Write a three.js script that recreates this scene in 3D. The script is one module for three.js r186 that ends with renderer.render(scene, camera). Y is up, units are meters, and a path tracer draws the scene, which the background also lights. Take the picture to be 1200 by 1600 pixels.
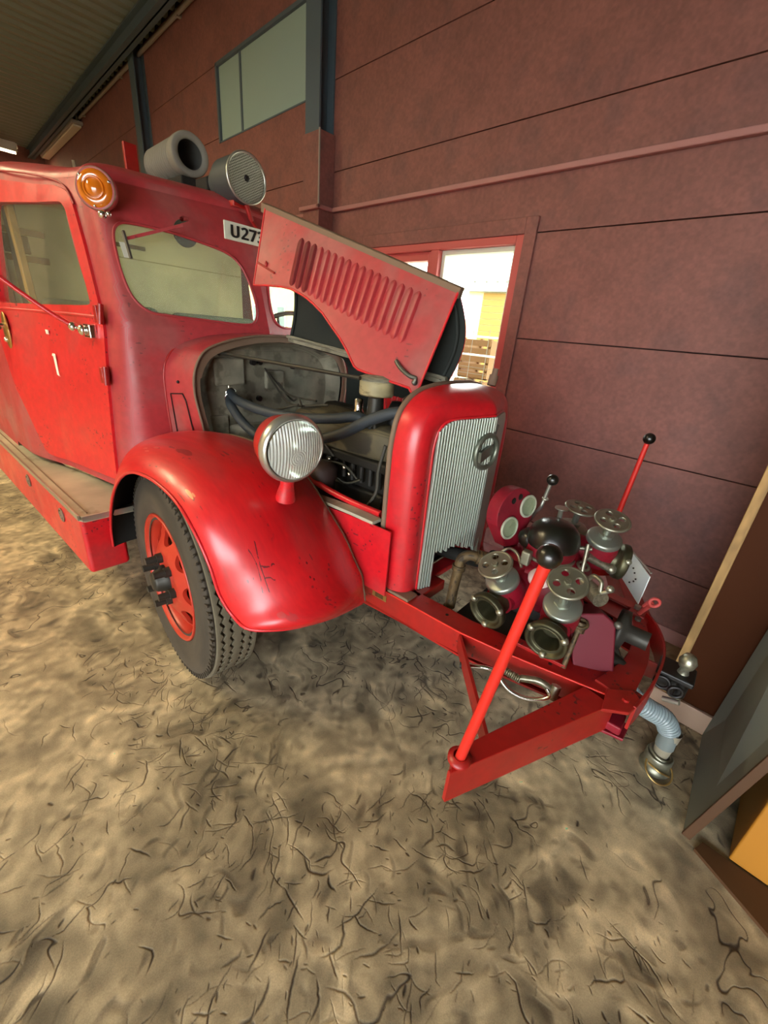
import * as THREE from 'three';
import { RoundedBoxGeometry } from 'three/addons/geometries/RoundedBoxGeometry.js';
import { mergeGeometries, mergeVertices, toCreasedNormals } from 'three/addons/utils/BufferGeometryUtils.js';
import { RectAreaLightUniformsLib } from 'three/addons/lights/RectAreaLightUniformsLib.js';
import { FontLoader } from 'three/addons/loaders/FontLoader.js';
import { TextGeometry } from 'three/addons/geometries/TextGeometry.js';

RectAreaLightUniformsLib.init();
const rad = THREE.MathUtils.degToRad;
const scene = new THREE.Scene();

// ---------- camera: phone held at eye height, tilted down ----------
const camera = new THREE.PerspectiveCamera(101.85, 1200 / 1600, 0.03, 200);
camera.position.set(0, 1.5, 0);
camera.rotation.set(rad(-23.408), rad(43.136), rad(5.207), 'YXZ');
scene.add(camera);

// ---------- sky: bright overcast, even in all directions ----------
scene.background = new THREE.Color(0.93, 0.97, 1.0);
scene.backgroundIntensity = 6.5;
scene.environment = null;

const renderer = new THREE.WebGLRenderer({ antialias: true });
renderer.toneMapping = THREE.LinearToneMapping;
renderer.toneMappingExposure = 2.35;
renderer.shadowMap.enabled = true;

// ---------- lamp strengths (fluorescent battens are built with their fittings below) ----------
const WARM = new THREE.Color(1.0, 0.80, 0.46);
const COOL = new THREE.Color(1.0, 0.97, 0.9);
const LAMP_POWER = 105, LAMP_GLOW = 6;

// ---------- random and noise ----------
function rng(seed) { let a = seed >>> 0; return () => { a = (a + 0x6D2B79F5) | 0; let t = Math.imul(a ^ (a >>> 15), 1 | a); t = (t + Math.imul(t ^ (t >>> 7), 61 | t)) ^ t; return ((t ^ (t >>> 14)) >>> 0) / 4294967296; }; }
function lattice(seed, n = 128) { const r = rng(seed), a = new Float32Array(n * n); for (let i = 0; i < a.length; i++) a[i] = r(); return a; }
const LAT = [lattice(11), lattice(23), lattice(37), lattice(51)];
function vnoise(x, y, period, which = 0) {           // tiling value noise, period <= 128
  const L = LAT[which & 3];
  let xi = Math.floor(x), yi = Math.floor(y); let fx = x - xi, fy = y - yi;
  fx = fx * fx * fx * (fx * (fx * 6 - 15) + 10); fy = fy * fy * fy * (fy * (fy * 6 - 15) + 10);
  const m = (v) => ((v % period) + period) % period;
  const x0 = m(xi) & 127, x1 = m(xi + 1) & 127, y0 = (m(yi) & 127) * 128, y1 = (m(yi + 1) & 127) * 128;
  const a = L[y0 + x0], b = L[y0 + x1], c = L[y1 + x0], d = L[y1 + x1];
  return a + (b - a) * fx + (c - a) * fy + (a - b - c + d) * fx * fy;
}
function vnoise2(x, y, px, py, which) {                      // the same with its own period on each axis
  const L = LAT[which & 3]; const xi = Math.floor(x), yi = Math.floor(y); let fx = x - xi, fy = y - yi; fx = fx * fx * (3 - 2 * fx); fy = fy * fy * (3 - 2 * fy);
  const mx = (v) => ((v % px) + px) % px & 127, my = (v) => (((v % py) + py) % py & 127) * 128;
  const x0 = mx(xi), x1 = mx(xi + 1), y0 = my(yi), y1 = my(yi + 1), a = L[y0 + x0], b = L[y0 + x1], c = L[y1 + x0], d = L[y1 + x1];
  return a + (b - a) * fx + (c - a) * fy + (a - b - c + d) * fx * fy;
}
function fbm(u, v, base, oct, which = 0) { let s = 0, a = 0.5, t = 0, p = base; for (let i = 0; i < oct; i++) { s += a * vnoise(u * p, v * p, Math.min(p, 128), which + i); t += a; a *= 0.5; p *= 2; if (p > 128) p = 128; } return s / t; }
const smooth = (a, b, x) => { const t = Math.min(1, Math.max(0, (x - a) / (b - a))); return t * t * (3 - 2 * t); };
const mix = (a, b, t) => a + (b - a) * t;
function tex(w, h, fn, srgb = true) {
  const d = new Uint8Array(w * h * 4), o = [0, 0, 0];
  for (let y = 0; y < h; y++) for (let x = 0; x < w; x++) { fn(x / w, y / h, o); const i = (y * w + x) * 4; d[i] = o[0]; d[i + 1] = o[1]; d[i + 2] = o[2]; d[i + 3] = 255; }
  const t = new THREE.DataTexture(d, w, h, THREE.RGBAFormat); t.wrapS = t.wrapT = THREE.RepeatWrapping;
  t.magFilter = THREE.LinearFilter; t.minFilter = THREE.LinearMipmapLinearFilter; t.generateMipmaps = true;
  if (srgb) t.colorSpace = THREE.SRGBColorSpace; t.needsUpdate = true; return t;
}
function rep(t, u, v = u) { const c = t.clone(); c.repeat.set(u, v); c.needsUpdate = true; return c; }

// stamped concrete: tan with olive stain, short dark seams pressed into it
const FLOOR_TILE = 3.6;
const floorField = (() => {
  const N = 2048, crack = new Float32Array(N * N), stain = new Float32Array(N * N), rough = new Float32Array(N * N), r = rng(77);
  const dot = (x, y, w, a) => { const R = Math.ceil(w * 2); for (let j = -R; j <= R; j++) for (let i = -R; i <= R; i++) { const X = ((Math.floor(x) + i) % N + N) % N, Y = ((Math.floor(y) + j) % N + N) % N, d = Math.hypot(Math.floor(x) + i - x, Math.floor(y) + j - y); const v = a * Math.exp(-(d * d) / (w * w)); const k = Y * N + X; if (v > crack[k]) crack[k] = v; } };
  for (let n = 0; n < 8500; n++) {                           // short jagged seams pressed by the stamp
    let x = r() * N, y = r() * N; if (fbm(x / N, y / N, 9, 3, 3) < 0.40 + 0.16 * r()) continue;
    let a = (r() < 0.62 ? 0.9 : -0.5) + (r() - 0.5) * 1.1; const len = 6 + Math.pow(r(), 2.6) * 70, w0 = 0.7 + 2.2 * r() * r() * r(), dark = 0.3 + 0.7 * r(); let turn = (r() - 0.5) * 0.03;
    for (let s = 0; s < len; s++) { const t = s / len, w = w0 * (0.45 + 0.8 * Math.sin(Math.PI * t)); dot(x, y, w, dark * Math.min(1, 4 * t, 4 * (1 - t))); a += turn + (r() - 0.5) * 0.3; if (r() < 0.07) a += (r() - 0.5) * 1.3; x += Math.cos(a) * 1.3; y += Math.sin(a) * 1.3; }
  }
  for (let j = 0; j < N; j++) for (let i = 0; i < N; i++) {
    const u = i / N, v = j / N, k = j * N + i;
    const wx = (fbm(u, v, 16, 3, 0) - 0.5) * 0.06, wy = (fbm(u + 0.37, v + 0.61, 16, 3, 1) - 0.5) * 0.06, U = u + wx, V = v + wy;
    const A = U + V, B = U - V, m1 = smooth(0.42, 0.6, fbm(u, v, 9, 3, 1)), m2 = smooth(0.46, 0.62, fbm(u + 0.5, v, 11, 3, 3));
    const jag = 0.3 * fbm(U, V, 96, 2, 3), d1 = smooth(0.56, 0.80, 0.40 * vnoise2(A * 36, B * 126, 36, 126, 2) + 0.30 * vnoise2(A * 70, B * 128, 70, 128, 3) + jag), d2 = smooth(0.56, 0.80, 0.40 * vnoise2(A * 120 + 5, B * 40, 120, 40, 0) + 0.30 * vnoise2(A * 128, B * 66, 128, 66, 1) + jag);
    const q = fbm(U, V, 17, 5, 2), f1 = (1 - smooth(0, 0.012, Math.abs(q - 0.5))) * smooth(0.52, 0.62, fbm(u, v, 19, 3, 1));
    crack[k] = Math.min(1, Math.max(crack[k], 0.8 * f1, 0.42 * d1 * m1, 0.40 * d2 * m2));
    stain[k] = fbm(U, V, 8, 6, 1) * 0.55 + fbm(u, v, 34, 4, 2) * 0.45;
    rough[k] = fbm(U, V, 44, 4, 3) * 0.6 + (1 - Math.abs(2 * fbm(U, V, 20, 3, 0) - 1)) * 0.4;
  }
  return { N, crack, stain, rough };
})();
const at = (u, v) => (Math.floor(v * floorField.N + 0.5) % floorField.N) * floorField.N + (Math.floor(u * floorField.N + 0.5) % floorField.N);
const T = {};
T.floor = tex(2048, 2048, (u, v, o) => {
  const k = at(u, v), c = floorField.crack[k], s = smooth(0.40, 0.66, floorField.stain[k]), r = floorField.rough[k];
  const l = 0.88 + 0.8 * (r - 0.6), dk = s * 0.5;
  const hsh = Math.sin(k * 12.9898) * 43758.5453, g = 0.80 + 0.26 * vnoise(u * 128, v * 128, 128, 1) + 0.14 * (hsh - Math.floor(hsh)); o[0] = Math.max(24, mix(198, 130, dk) * l * g - 96 * c); o[1] = Math.max(20, mix(181, 118, dk) * l * g - 90 * c); o[2] = Math.max(14, mix(146, 94, dk) * l * g - 72 * c);
});
T.floorBump = tex(2048, 2048, (u, v, o) => {
  const k = at(u, v); const h = 140 + 120 * (floorField.rough[k] - 0.6) + 90 * (floorField.stain[k] - 0.5) - 70 * floorField.crack[k];
  o[0] = o[1] = o[2] = Math.max(0, Math.min(255, h));
}, false);
T.floorRough = tex(512, 512, (u, v, o) => { const r = fbm(u, v, 12, 4, 2); o[0] = 0; o[1] = 120 + 90 * r; o[2] = 0; }, false);
// paint with dust clouds and small chips
const paintTex = (base, dust, amount, chips, seed) => tex(1024, 1024, (u, v, o) => {
  const a = smooth(0.42, 0.75, fbm(u + seed * 0.13, v, 5, 6, seed)) * amount;
  const f = 0.94 + 0.12 * fbm(u, v + seed * 0.3, 48, 3, seed + 1);
  const sp = chips * smooth(0.86, 0.9, vnoise(u * 97, v * 97, 97, seed)) * smooth(0.6, 0.75, vnoise(u * 9, v * 9, 9, seed + 2));
  for (let k = 0; k < 3; k++) o[k] = mix(mix(base[k], dust[k], a) * f, 40, sp);
});
T.red = paintTex([204, 26, 36], [176, 62, 60], 0.5, 0.5, 1);
T.redDusty = paintTex([170, 52, 56], [156, 88, 84], 0.75, 0.3, 2);
T.redArm = paintTex([160, 24, 20], [140, 38, 32], 0.5, 0.6, 3);
T.crimson = paintTex([134, 18, 36], [112, 46, 50], 0.45, 0.5, 0);
T.roughA = tex(512, 512, (u, v, o) => { const r = fbm(u, v, 8, 5, 1); o[0] = 0; o[1] = 110 + 120 * r; o[2] = 0; }, false);
T.grain = tex(512, 512, (u, v, o) => { const r = fbm(u, v, 20, 4, 2); o[0] = o[1] = o[2] = 90 + 150 * r; }, false);
T.wall = tex(1024, 1024, (u, v, o) => {
  const a = fbm(u, v, 6, 6, 0), b = fbm(u, v, 60, 3, 1), s = smooth(0.5, 0.85, fbm(u, v, 7, 5, 3));
  const l = 0.92 + 0.16 * (a - 0.5) + 0.16 * (b - 0.5);
  o[0] = mix(136, 122, s) * l; o[1] = mix(87, 81, s) * l; o[2] = mix(78, 75, s) * l;
});
T.grime = tex(1024, 1024, (u, v, o) => {
  const a = fbm(u, v, 8, 6, 2), s = smooth(0.5, 0.72, fbm(u, v, 16, 4, 1)); const l = 0.8 + 0.5 * (a - 0.4);
  o[0] = mix(158, 122, s) * l; o[1] = mix(154, 118, s) * l; o[2] = mix(132, 98, s) * l;
});
T.wood = tex(512, 512, (u, v, o) => { const w = fbm(u, v, 4, 3, 1) * 0.4; const r = 0.5 + 0.5 * Math.sin((u + w) * 60) * 0.5; const g = fbm(u * 1, v * 0.2, 64, 2, 2); const l = 0.8 + 0.2 * r + 0.2 * (g - 0.5); o[0] = 176 * l; o[1] = 138 * l; o[2] = 82 * l; });
T.brass = tex(512, 512, (u, v, o) => { const a = fbm(u, v, 10, 5, 0); const l = 0.75 + 0.5 * a; o[0] = 150 * l; o[1] = 150 * l; o[2] = 132 * l; });
T.rubber = tex(512, 512, (u, v, o) => { const a = fbm(u, v, 10, 5, 3); const l = 0.7 + 0.6 * a; o[0] = 64 * l; o[1] = 57 * l; o[2] = 46 * l; });
T.board = tex(512, 512, (u, v, o) => { const a = fbm(u, v, 5, 6, 2), b = smooth(0.62, 0.8, fbm(u, v, 8, 5, 1)); const l = 0.9 + 0.3 * (a - 0.5); o[0] = mix(196, 140, b) * l; o[1] = mix(190, 132, b) * l; o[2] = mix(166, 108, b) * l; });
T.olive = tex(512, 512, (u, v, o) => { const a = fbm(u, v, 7, 5, 1), b = smooth(0.5, 0.7, fbm(u, v, 12, 4, 2)); const l = 0.7 + 0.6 * a; o[0] = mix(98, 54, b) * l; o[1] = mix(90, 50, b) * l; o[2] = mix(66, 40, b) * l; });
T.cream = tex(512, 512, (u, v, o) => { const a = fbm(u, v, 6, 5, 0); const l = 0.9 + 0.2 * (a - 0.5); o[0] = 240 * l; o[1] = 232 * l; o[2] = 178 * l; });

const std = (p) => new THREE.MeshStandardMaterial(p), phys = (p) => new THREE.MeshPhysicalMaterial(p);
const M = {
  floor: std({ map: T.floor, bumpMap: T.floorBump, bumpScale: 0.009, roughnessMap: T.floorRough, roughness: 0.95 }),
  red: phys({ map: T.red, roughnessMap: T.roughA, roughness: 0.62, clearcoat: 0.35, clearcoatRoughness: 0.28, side: THREE.DoubleSide }),
  redDusty: phys({ map: T.redDusty, roughnessMap: T.roughA, roughness: 0.75, clearcoat: 0.2, clearcoatRoughness: 0.4, side: THREE.DoubleSide }),
  redArm: phys({ map: T.redArm, roughnessMap: T.roughA, roughness: 0.6, clearcoat: 0.3, clearcoatRoughness: 0.3, side: THREE.DoubleSide }),
  redRod: phys({ color: 0xd8281c, roughness: 0.45, clearcoat: 0.2 }),
  crimson: phys({ map: T.crimson, roughnessMap: T.roughA, roughness: 0.75, clearcoat: 0.15, clearcoatRoughness: 0.25, specularIntensity: 0.6, side: THREE.DoubleSide }),
  wall: std({ map: T.wall, roughness: 0.62 }),
  groove: std({ color: 0x2a1513, roughness: 0.9 }),
  pinkTrim: std({ color: 0xa0706a, roughness: 0.5 }),
  frameRed: std({ color: 0xb4544e, roughness: 0.5 }),
  brownPanel: phys({ color: 0x42200a, roughness: 0.65, specularIntensity: 0.25, bumpMap: T.grain, bumpScale: 0.0006 }),
  wood: std({ map: T.wood, roughness: 0.65 }),
  baseboard: std({ color: 0xb79c86, roughness: 0.6 }),
  ceiling: std({ color: 0x7b8274, roughness: 0.5, metalness: 0.1, side: THREE.DoubleSide }),
  steelBlue: std({ color: 0x4a5a62, roughness: 0.6 }),
  conduit: std({ color: 0x8d877e, roughness: 0.5 }),
  white: std({ color: 0xdedcd2, roughness: 0.5 }),
  black: std({ color: 0x0c0c0c, roughness: 0.45 }),
  matteBlack: std({ color: 0x14130f, roughness: 0.85, side: THREE.DoubleSide }),
  ball: phys({ color: 0x10120f, roughness: 0.3, clearcoat: 0.5, clearcoatRoughness: 0.25 }),
  rubber: std({ map: T.rubber, roughness: 0.8, bumpMap: T.grain, bumpScale: 0.0008 }),
  grime: std({ map: T.grime, roughness: 0.8, bumpMap: T.grain, bumpScale: 0.001, side: THREE.DoubleSide }),
  olive: std({ map: T.olive, roughness: 0.7, bumpMap: T.grain, bumpScale: 0.001 }),
  hoodInside: std({ color: 0x1d231f, roughness: 0.8, bumpMap: T.grain, bumpScale: 0.001, side: THREE.DoubleSide }),
  bronze: std({ map: T.brass, roughness: 0.38, metalness: 0.8, side: THREE.DoubleSide }),
  alu: std({ color: 0xb9bcb0, roughness: 0.35, metalness: 0.85 }),
  grille: std({ color: 0xb4c0b4, roughness: 0.34, metalness: 0.65 }),
  chrome: std({ color: 0xe6e8e4, roughness: 0.14, metalness: 1 }),
  brassShiny: std({ color: 0xc9a86a, roughness: 0.3, metalness: 0.9 }),
  steel: std({ color: 0x6d6e66, roughness: 0.45, metalness: 0.7 }),
  pipe: std({ map: T.olive, color: 0xffe8d0, roughness: 0.6, metalness: 0.3 }),
  glass: phys({ color: 0xeef4ea, transmission: 1, thickness: 0, roughness: 0.02, ior: 1.5, side: THREE.DoubleSide }),
  sideGlass: phys({ color: 0xe8ecd8, transmission: 0.93, thickness: 0, roughness: 0.02, ior: 1.5, side: THREE.DoubleSide }),
  dustyGlass: phys({ color: 0xe6ead8, transmission: 0.84, thickness: 0, roughness: 0.03, ior: 1.5, side: THREE.DoubleSide }),
  cream: std({ map: T.cream, roughness: 0.75, side: THREE.DoubleSide }),
  tyreTread: std({ color: 0x6c6552, roughness: 0.8, bumpMap: T.grain, bumpScale: 0.0006 }),
  worn: std({ color: 0x7a6450, roughness: 0.7 }),
  boardTop: std({ map: T.board, roughness: 0.5 }),
};

// ---------- geometry helpers ----------
const V3 = (x, y, z) => new THREE.Vector3(x, y, z);
const vec = (p) => p.isVector3 ? p.clone() : new THREE.Vector3(...p);
function uvBox(g, s = 1) {                              // metres, by dominant direction
  if (!g.attributes.normal) g.computeVertexNormals();
  const p = g.attributes.position, n = g.attributes.normal, uv = new Float32Array(p.count * 2);
  for (let i = 0; i < p.count; i++) { const ax = Math.abs(n.getX(i)), ay = Math.abs(n.getY(i)), az = Math.abs(n.getZ(i)); let u, v; if (ax >= ay && ax >= az) { u = p.getZ(i); v = p.getY(i); } else if (ay >= az) { u = p.getX(i); v = p.getZ(i); } else { u = p.getX(i); v = p.getY(i); } uv[i * 2] = u * s; uv[i * 2 + 1] = v * s; }
  g.setAttribute('uv', new THREE.BufferAttribute(uv, 2)); return g;
}
function box(x0, x1, y0, y1, z0, z1, r = 0) {
  const w = Math.abs(x1 - x0), h = Math.abs(y1 - y0), d = Math.abs(z1 - z0);
  const g = r > 0 ? new RoundedBoxGeometry(w, h, d, 2, Math.min(r, w / 2.01, h / 2.01, d / 2.01)) : new THREE.BoxGeometry(w, h, d);
  g.translate((x0 + x1) / 2, (y0 + y1) / 2, (z0 + z1) / 2); return uvBox(g);
}
function bar(a, b, r1, r2 = r1, seg = 16, open = false) {   // round bar from a to b
  a = vec(a); b = vec(b); const d = b.clone().sub(a), L = d.length();
  const g = new THREE.CylinderGeometry(r2, r1, L, seg, 1, open); g.translate(0, L / 2, 0);
  g.applyQuaternion(new THREE.Quaternion().setFromUnitVectors(V3(0, 1, 0), d.normalize())); g.translate(a.x, a.y, a.z); return g;
}
function tube(pts, r, n = 40, seg = 10, closed = false) { return new THREE.TubeGeometry(new THREE.CatmullRomCurve3(pts.map(vec), closed, 'centripetal'), n, r, seg, closed); }
function lathe(profile, origin, axis, seg = 40) {          // profile: [radius, along axis]
  const g = new THREE.LatheGeometry(profile.map(([r, h]) => new THREE.Vector2(Math.max(r, 1e-5), h)), seg);
  g.applyQuaternion(new THREE.Quaternion().setFromUnitVectors(V3(0, 1, 0), vec(axis).normalize())); const o = vec(origin); g.translate(o.x, o.y, o.z); return g;
}
function ball(c, r, sx = 1, sy = 1, sz = 1) { const g = new THREE.SphereGeometry(r, 32, 24); g.scale(sx, sy, sz); const o = vec(c); g.translate(o.x, o.y, o.z); return g; }
function torus(c, axis, R, r, seg = 48, rs = 10) { const g = new THREE.TorusGeometry(R, r, rs, seg); g.applyQuaternion(new THREE.Quaternion().setFromUnitVectors(V3(0, 0, 1), vec(axis).normalize())); const o = vec(c); g.translate(o.x, o.y, o.z); return g; }
function flatBar(a, b, w, t, up = [0, 1, 0]) {             // rectangular bar, width w along up, thickness t
  a = vec(a); b = vec(b); const d = b.clone().sub(a), L = d.length(); d.normalize();
  const u = vec(up); u.addScaledVector(d, -u.dot(d)).normalize(); const s = d.clone().cross(u);
  const g = new RoundedBoxGeometry(L, w, t, 1, Math.min(w, t) * 0.15); g.translate(L / 2, 0, 0);
  g.applyMatrix4(new THREE.Matrix4().makeBasis(d, u, s)); g.translate(a.x, a.y, a.z); return uvBox(g);
}
function surf(nu, nv, f, us = 1, vs = 1) {
  const P = [], UV = [], I = [];
  for (let i = 0; i <= nu; i++) for (let j = 0; j <= nv; j++) { const p = f(i / nu, j / nv); P.push(p.x, p.y, p.z); UV.push(i / nu * us, j / nv * vs); }
  for (let i = 0; i < nu; i++) for (let j = 0; j < nv; j++) { const a = i * (nv + 1) + j, b = a + nv + 1; I.push(a, b, a + 1, b, b + 1, a + 1); }
  const g = new THREE.BufferGeometry(); g.setAttribute('position', new THREE.Float32BufferAttribute(P, 3)); g.setAttribute('uv', new THREE.Float32BufferAttribute(UV, 2)); g.setIndex(I); g.computeVertexNormals(); return g;
}
function join(list) { return mergeGeometries(list.map((g) => { const q = g.index ? g.toNonIndexed() : g.clone(); for (const k of Object.keys(q.attributes)) if (!['position', 'normal', 'uv'].includes(k)) q.deleteAttribute(k); if (!q.attributes.uv) uvBox(q); if (!q.attributes.normal) q.computeVertexNormals(); return q; })); }
function prism(poly, h0, h1, bevel = 0) {                   // polygon in (x, z) extruded in y
  const s = new THREE.Shape(poly.map(([x, z]) => new THREE.Vector2(x, z)));
  const g = new THREE.ExtrudeGeometry(s, { depth: h1 - h0 - 2 * bevel, bevelEnabled: bevel > 0, bevelThickness: bevel, bevelSize: bevel, bevelOffset: -bevel, bevelSegments: 2, curveSegments: 12 });
  g.rotateX(Math.PI / 2); g.translate(0, h1 - bevel, 0); return uvBox(g);
}
function flip(g) { const q = g.index ? g : g; const ix = q.index; if (ix) { const a = ix.array; for (let i = 0; i < a.length; i += 3) { const t = a[i]; a[i] = a[i + 2]; a[i + 2] = t; } } else { for (const k of Object.keys(q.attributes)) { const A = q.attributes[k], n = A.itemSize; for (let i = 0; i < A.count; i += 3) for (let c = 0; c < n; c++) { const t = A.array[i * n + c]; A.array[i * n + c] = A.array[(i + 2) * n + c]; A.array[(i + 2) * n + c] = t; } } } return q; }
const ZC = -1.40;                                          // the truck's centre line
function mirror(g) { const q = g.clone(); q.scale(1, 1, -1); q.translate(0, 0, 2 * ZC); flip(q); q.computeVertexNormals(); return q; }
function ring(outer, hole, steps, map) {                   // sheet between two closed curves of equal count in 2D, mapped to 3D
  const n = outer.length, P = [], I = [];
  for (let k = 0; k <= steps; k++) for (let i = 0; i < n; i++) { const t = k / steps; const p = map(mix(outer[i][0], hole[i][0], t), mix(outer[i][1], hole[i][1], t)); P.push(p.x, p.y, p.z); }
  for (let k = 0; k < steps; k++) for (let i = 0; i < n; i++) { const a = k * n + i, b = k * n + (i + 1) % n, c = a + n, d = b + n; I.push(a, b, c, b, d, c); }
  const g = new THREE.BufferGeometry(); g.setAttribute('position', new THREE.Float32BufferAttribute(P, 3)); g.setIndex(I); g.computeVertexNormals(); return uvBox(g);
}
function patch(hole, map, steps = 8) {                     // filled sheet inside a closed 2D curve
  let cx = 0, cy = 0; hole.forEach(([x, y]) => { cx += x; cy += y; }); cx /= hole.length; cy /= hole.length;
  return ring(hole, hole.map(() => [cx, cy]), steps, map);
}
function closedCurve(pts, n, tension = 0.5) { const c = new THREE.CatmullRomCurve3(pts.map(([x, y]) => V3(x, y, 0)), true, 'catmullrom', tension); return c.getSpacedPoints(n).slice(0, n).map((p) => [p.x, p.y]); }
function onRect(hole, x0, x1, y0, y1) {                    // where rays from the hole's middle through its points meet a rectangle, corners kept
  let cx = 0, cy = 0; hole.forEach(([x, y]) => { cx += x; cy += y; }); cx /= hole.length; cy /= hole.length;
  const out = hole.map(([x, y]) => { const dx = x - cx, dy = y - cy; const tx = dx > 0 ? (x1 - cx) / dx : dx < 0 ? (x0 - cx) / dx : 1e9, ty = dy > 0 ? (y1 - cy) / dy : dy < 0 ? (y0 - cy) / dy : 1e9; const t = Math.min(tx, ty); return [cx + dx * t, cy + dy * t]; });
  for (const [X, Y] of [[x0, y0], [x0, y1], [x1, y0], [x1, y1]]) { let b = 0, bd = 1e9; out.forEach(([x, y], i) => { const d = (x - X) ** 2 + (y - Y) ** 2; if (d < bd) { bd = d; b = i; } }); out[b] = [X, Y]; }
  return out;
}
// ---------- naming ----------
const used = new Map();
function numbered(n) { const k = used.get(n) || 0; used.set(n, k + 1); return k ? n + '_' + String(k).padStart(3, '0') : n; }
function mesh(name, g, m, parent) { const o = new THREE.Mesh(Array.isArray(g) ? (g.length > 1 ? join(g) : g[0]) : g, m); o.name = parent === scene ? numbered(name) : name; o.castShadow = o.receiveShadow = true; parent.add(o); return o; }
function kid(parent, name, g, m) { let n = name, i = 0; const has = (q) => parent.children.some((c) => c.name === q); while (has(n)) n = name + '_' + String(++i).padStart(3, '0'); return mesh(n, g, m, parent); }
function kids(parent, name, list, m) { list.forEach((g) => kid(parent, name, g, m)); }
function struct(name, g, m) { const o = mesh(name, g, m, scene); o.userData.kind = 'structure'; return o; }
function tag(o, label, category, group) { o.userData.label = label; o.userData.category = category; if (group) o.userData.group = group; return o; }
function thing(name, x, y, z, label, category, turn = 0, group) { const o = new THREE.Group(); o.name = numbered(name); o.position.set(x, y, z); o.rotation.y = turn; scene.add(o); return tag(o, label, category, group); }
Object.assign(M, {
  louvreWorn: std({ map: T.redDusty, color: 0xb4a69c, roughness: 0.8, side: THREE.DoubleSide }),
  engine: std({ color: 0x1c1b17, roughness: 0.6, metalness: 0.2 }),
  hose: std({ color: 0x2c353b, roughness: 0.6, bumpMap: T.grain, bumpScale: 0.0008 }),
  cable: std({ color: 0x3a382f, roughness: 0.6 }),
  redHead: phys({ color: 0xb8281c, roughness: 0.35, clearcoat: 0.4 }),
  dullChrome: std({ color: 0xc4c6be, roughness: 0.3, metalness: 0.85 }),
  reflector: std({ color: 0xe8ecea, roughness: 0.12, metalness: 1, side: THREE.DoubleSide }),
  lens: phys({ color: 0xe6ece2, transmission: 0.5, roughness: 0.16, thickness: 0, ior: 1.5, side: THREE.DoubleSide }),
  bronzeDark: std({ map: T.brass, color: 0x8d8a78, roughness: 0.45, metalness: 0.75, side: THREE.DoubleSide }),
  crimsonDark: phys({ color: 0x640f20, roughness: 0.5, bumpMap: T.grain, bumpScale: 0.0008, specularIntensity: 0.7 }),
  alu2: std({ color: 0x9ca398, roughness: 0.38, metalness: 0.8 }),
  gaugeFace: std({ color: 0xa9ae98, roughness: 0.4 }),
  pinkRed: std({ color: 0xb4443e, roughness: 0.5 }),
  capPink: std({ color: 0xcfb4b0, roughness: 0.4 }),
});
// crazing and chips in the near fender's paint: along (0..1), across (0..1)
const CRACKS = [[0.568, 0.654, 0.5955, 0.673, 0.0030], [0.5955, 0.673, 0.627, 0.682, 0.0032], [0.627, 0.682, 0.664, 0.70, 0.0028], [0.577, 0.709, 0.60, 0.691, 0.0024], [0.60, 0.691, 0.632, 0.709, 0.0026], [0.618, 0.60, 0.612, 0.675, 0.0022], [0.6455, 0.636, 0.632, 0.685, 0.0022], [0.632, 0.709, 0.659, 0.736, 0.0022], [0.60, 0.691, 0.623, 0.745, 0.0018]];
const CHIPS = [[0.4435, 0.862, 0.016, [226, 170, 96]], [0.449, 0.845, 0.008, [214, 150, 90]], [0.3636, 0.618, 0.030, [140, 26, 30]], [0.6545, 0.427, 0.005, [70, 10, 12]], [0.6955, 0.436, 0.006, [70, 10, 12]], [0.686, 0.452, 0.004, [70, 10, 12]], [0.6227, 0.782, 0.006, [110, 10, 14]], [0.7545, 0.69, 0.03, [178, 50, 52]], [0.735, 0.72, 0.02, [186, 70, 66]], [0.27, 0.70, 0.014, [224, 120, 104]], [0.285, 0.74, 0.010, [224, 126, 110]], [0.30, 0.68, 0.010, [216, 110, 98]]];
// =====================================================================
// THE ROOM  (x along the back wall, z towards the viewer)
// =====================================================================
const WZ = -2.6, X0 = -13.6, X1 = 4.2, ZF = 4.4, CEIL = 4.45;
{ const g = box(X0 - 0.2, X1 + 0.2, -0.2, 0, WZ - 0.2, ZF + 0.2); uvBox(g, 1 / FLOOR_TILE); struct('floor', g, M.floor); }

function cut(x0, x1, y0, y1, holes) {                      // a rectangle less its openings
  const xs = [x0, x1], out = []; holes.forEach((h) => xs.push(h[0], h[1]));
  const X = [...new Set(xs.map((v) => Math.min(x1, Math.max(x0, v))))].sort((a, b) => a - b);
  let run = null;
  for (let i = 0; i + 1 < X.length; i++) {
    const xm = (X[i] + X[i + 1]) / 2; let spans = [[y0, y1]];
    for (const h of holes) if (xm > h[0] && xm < h[1]) spans = spans.flatMap(([a, b]) => [[a, Math.min(b, h[2])], [Math.max(a, h[3]), b]].filter(([p, q]) => q - p > 0.004));
    const key = JSON.stringify(spans);
    if (run && run.key === key) run.x1 = X[i + 1]; else { run = { x0: X[i], x1: X[i + 1], spans, key }; out.push(run); }
  }
  return out.flatMap((r) => r.spans.map(([a, b]) => [r.x0, r.x1, a, b]));
}
const OPEN1 = [-2.92, -1.5, 0.99, 2.09], OPEN2 = [-5.25, -3.72, 0.99, 2.09], HIGH = [-5.29, -3.71, 3.17, 3.80];
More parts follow.
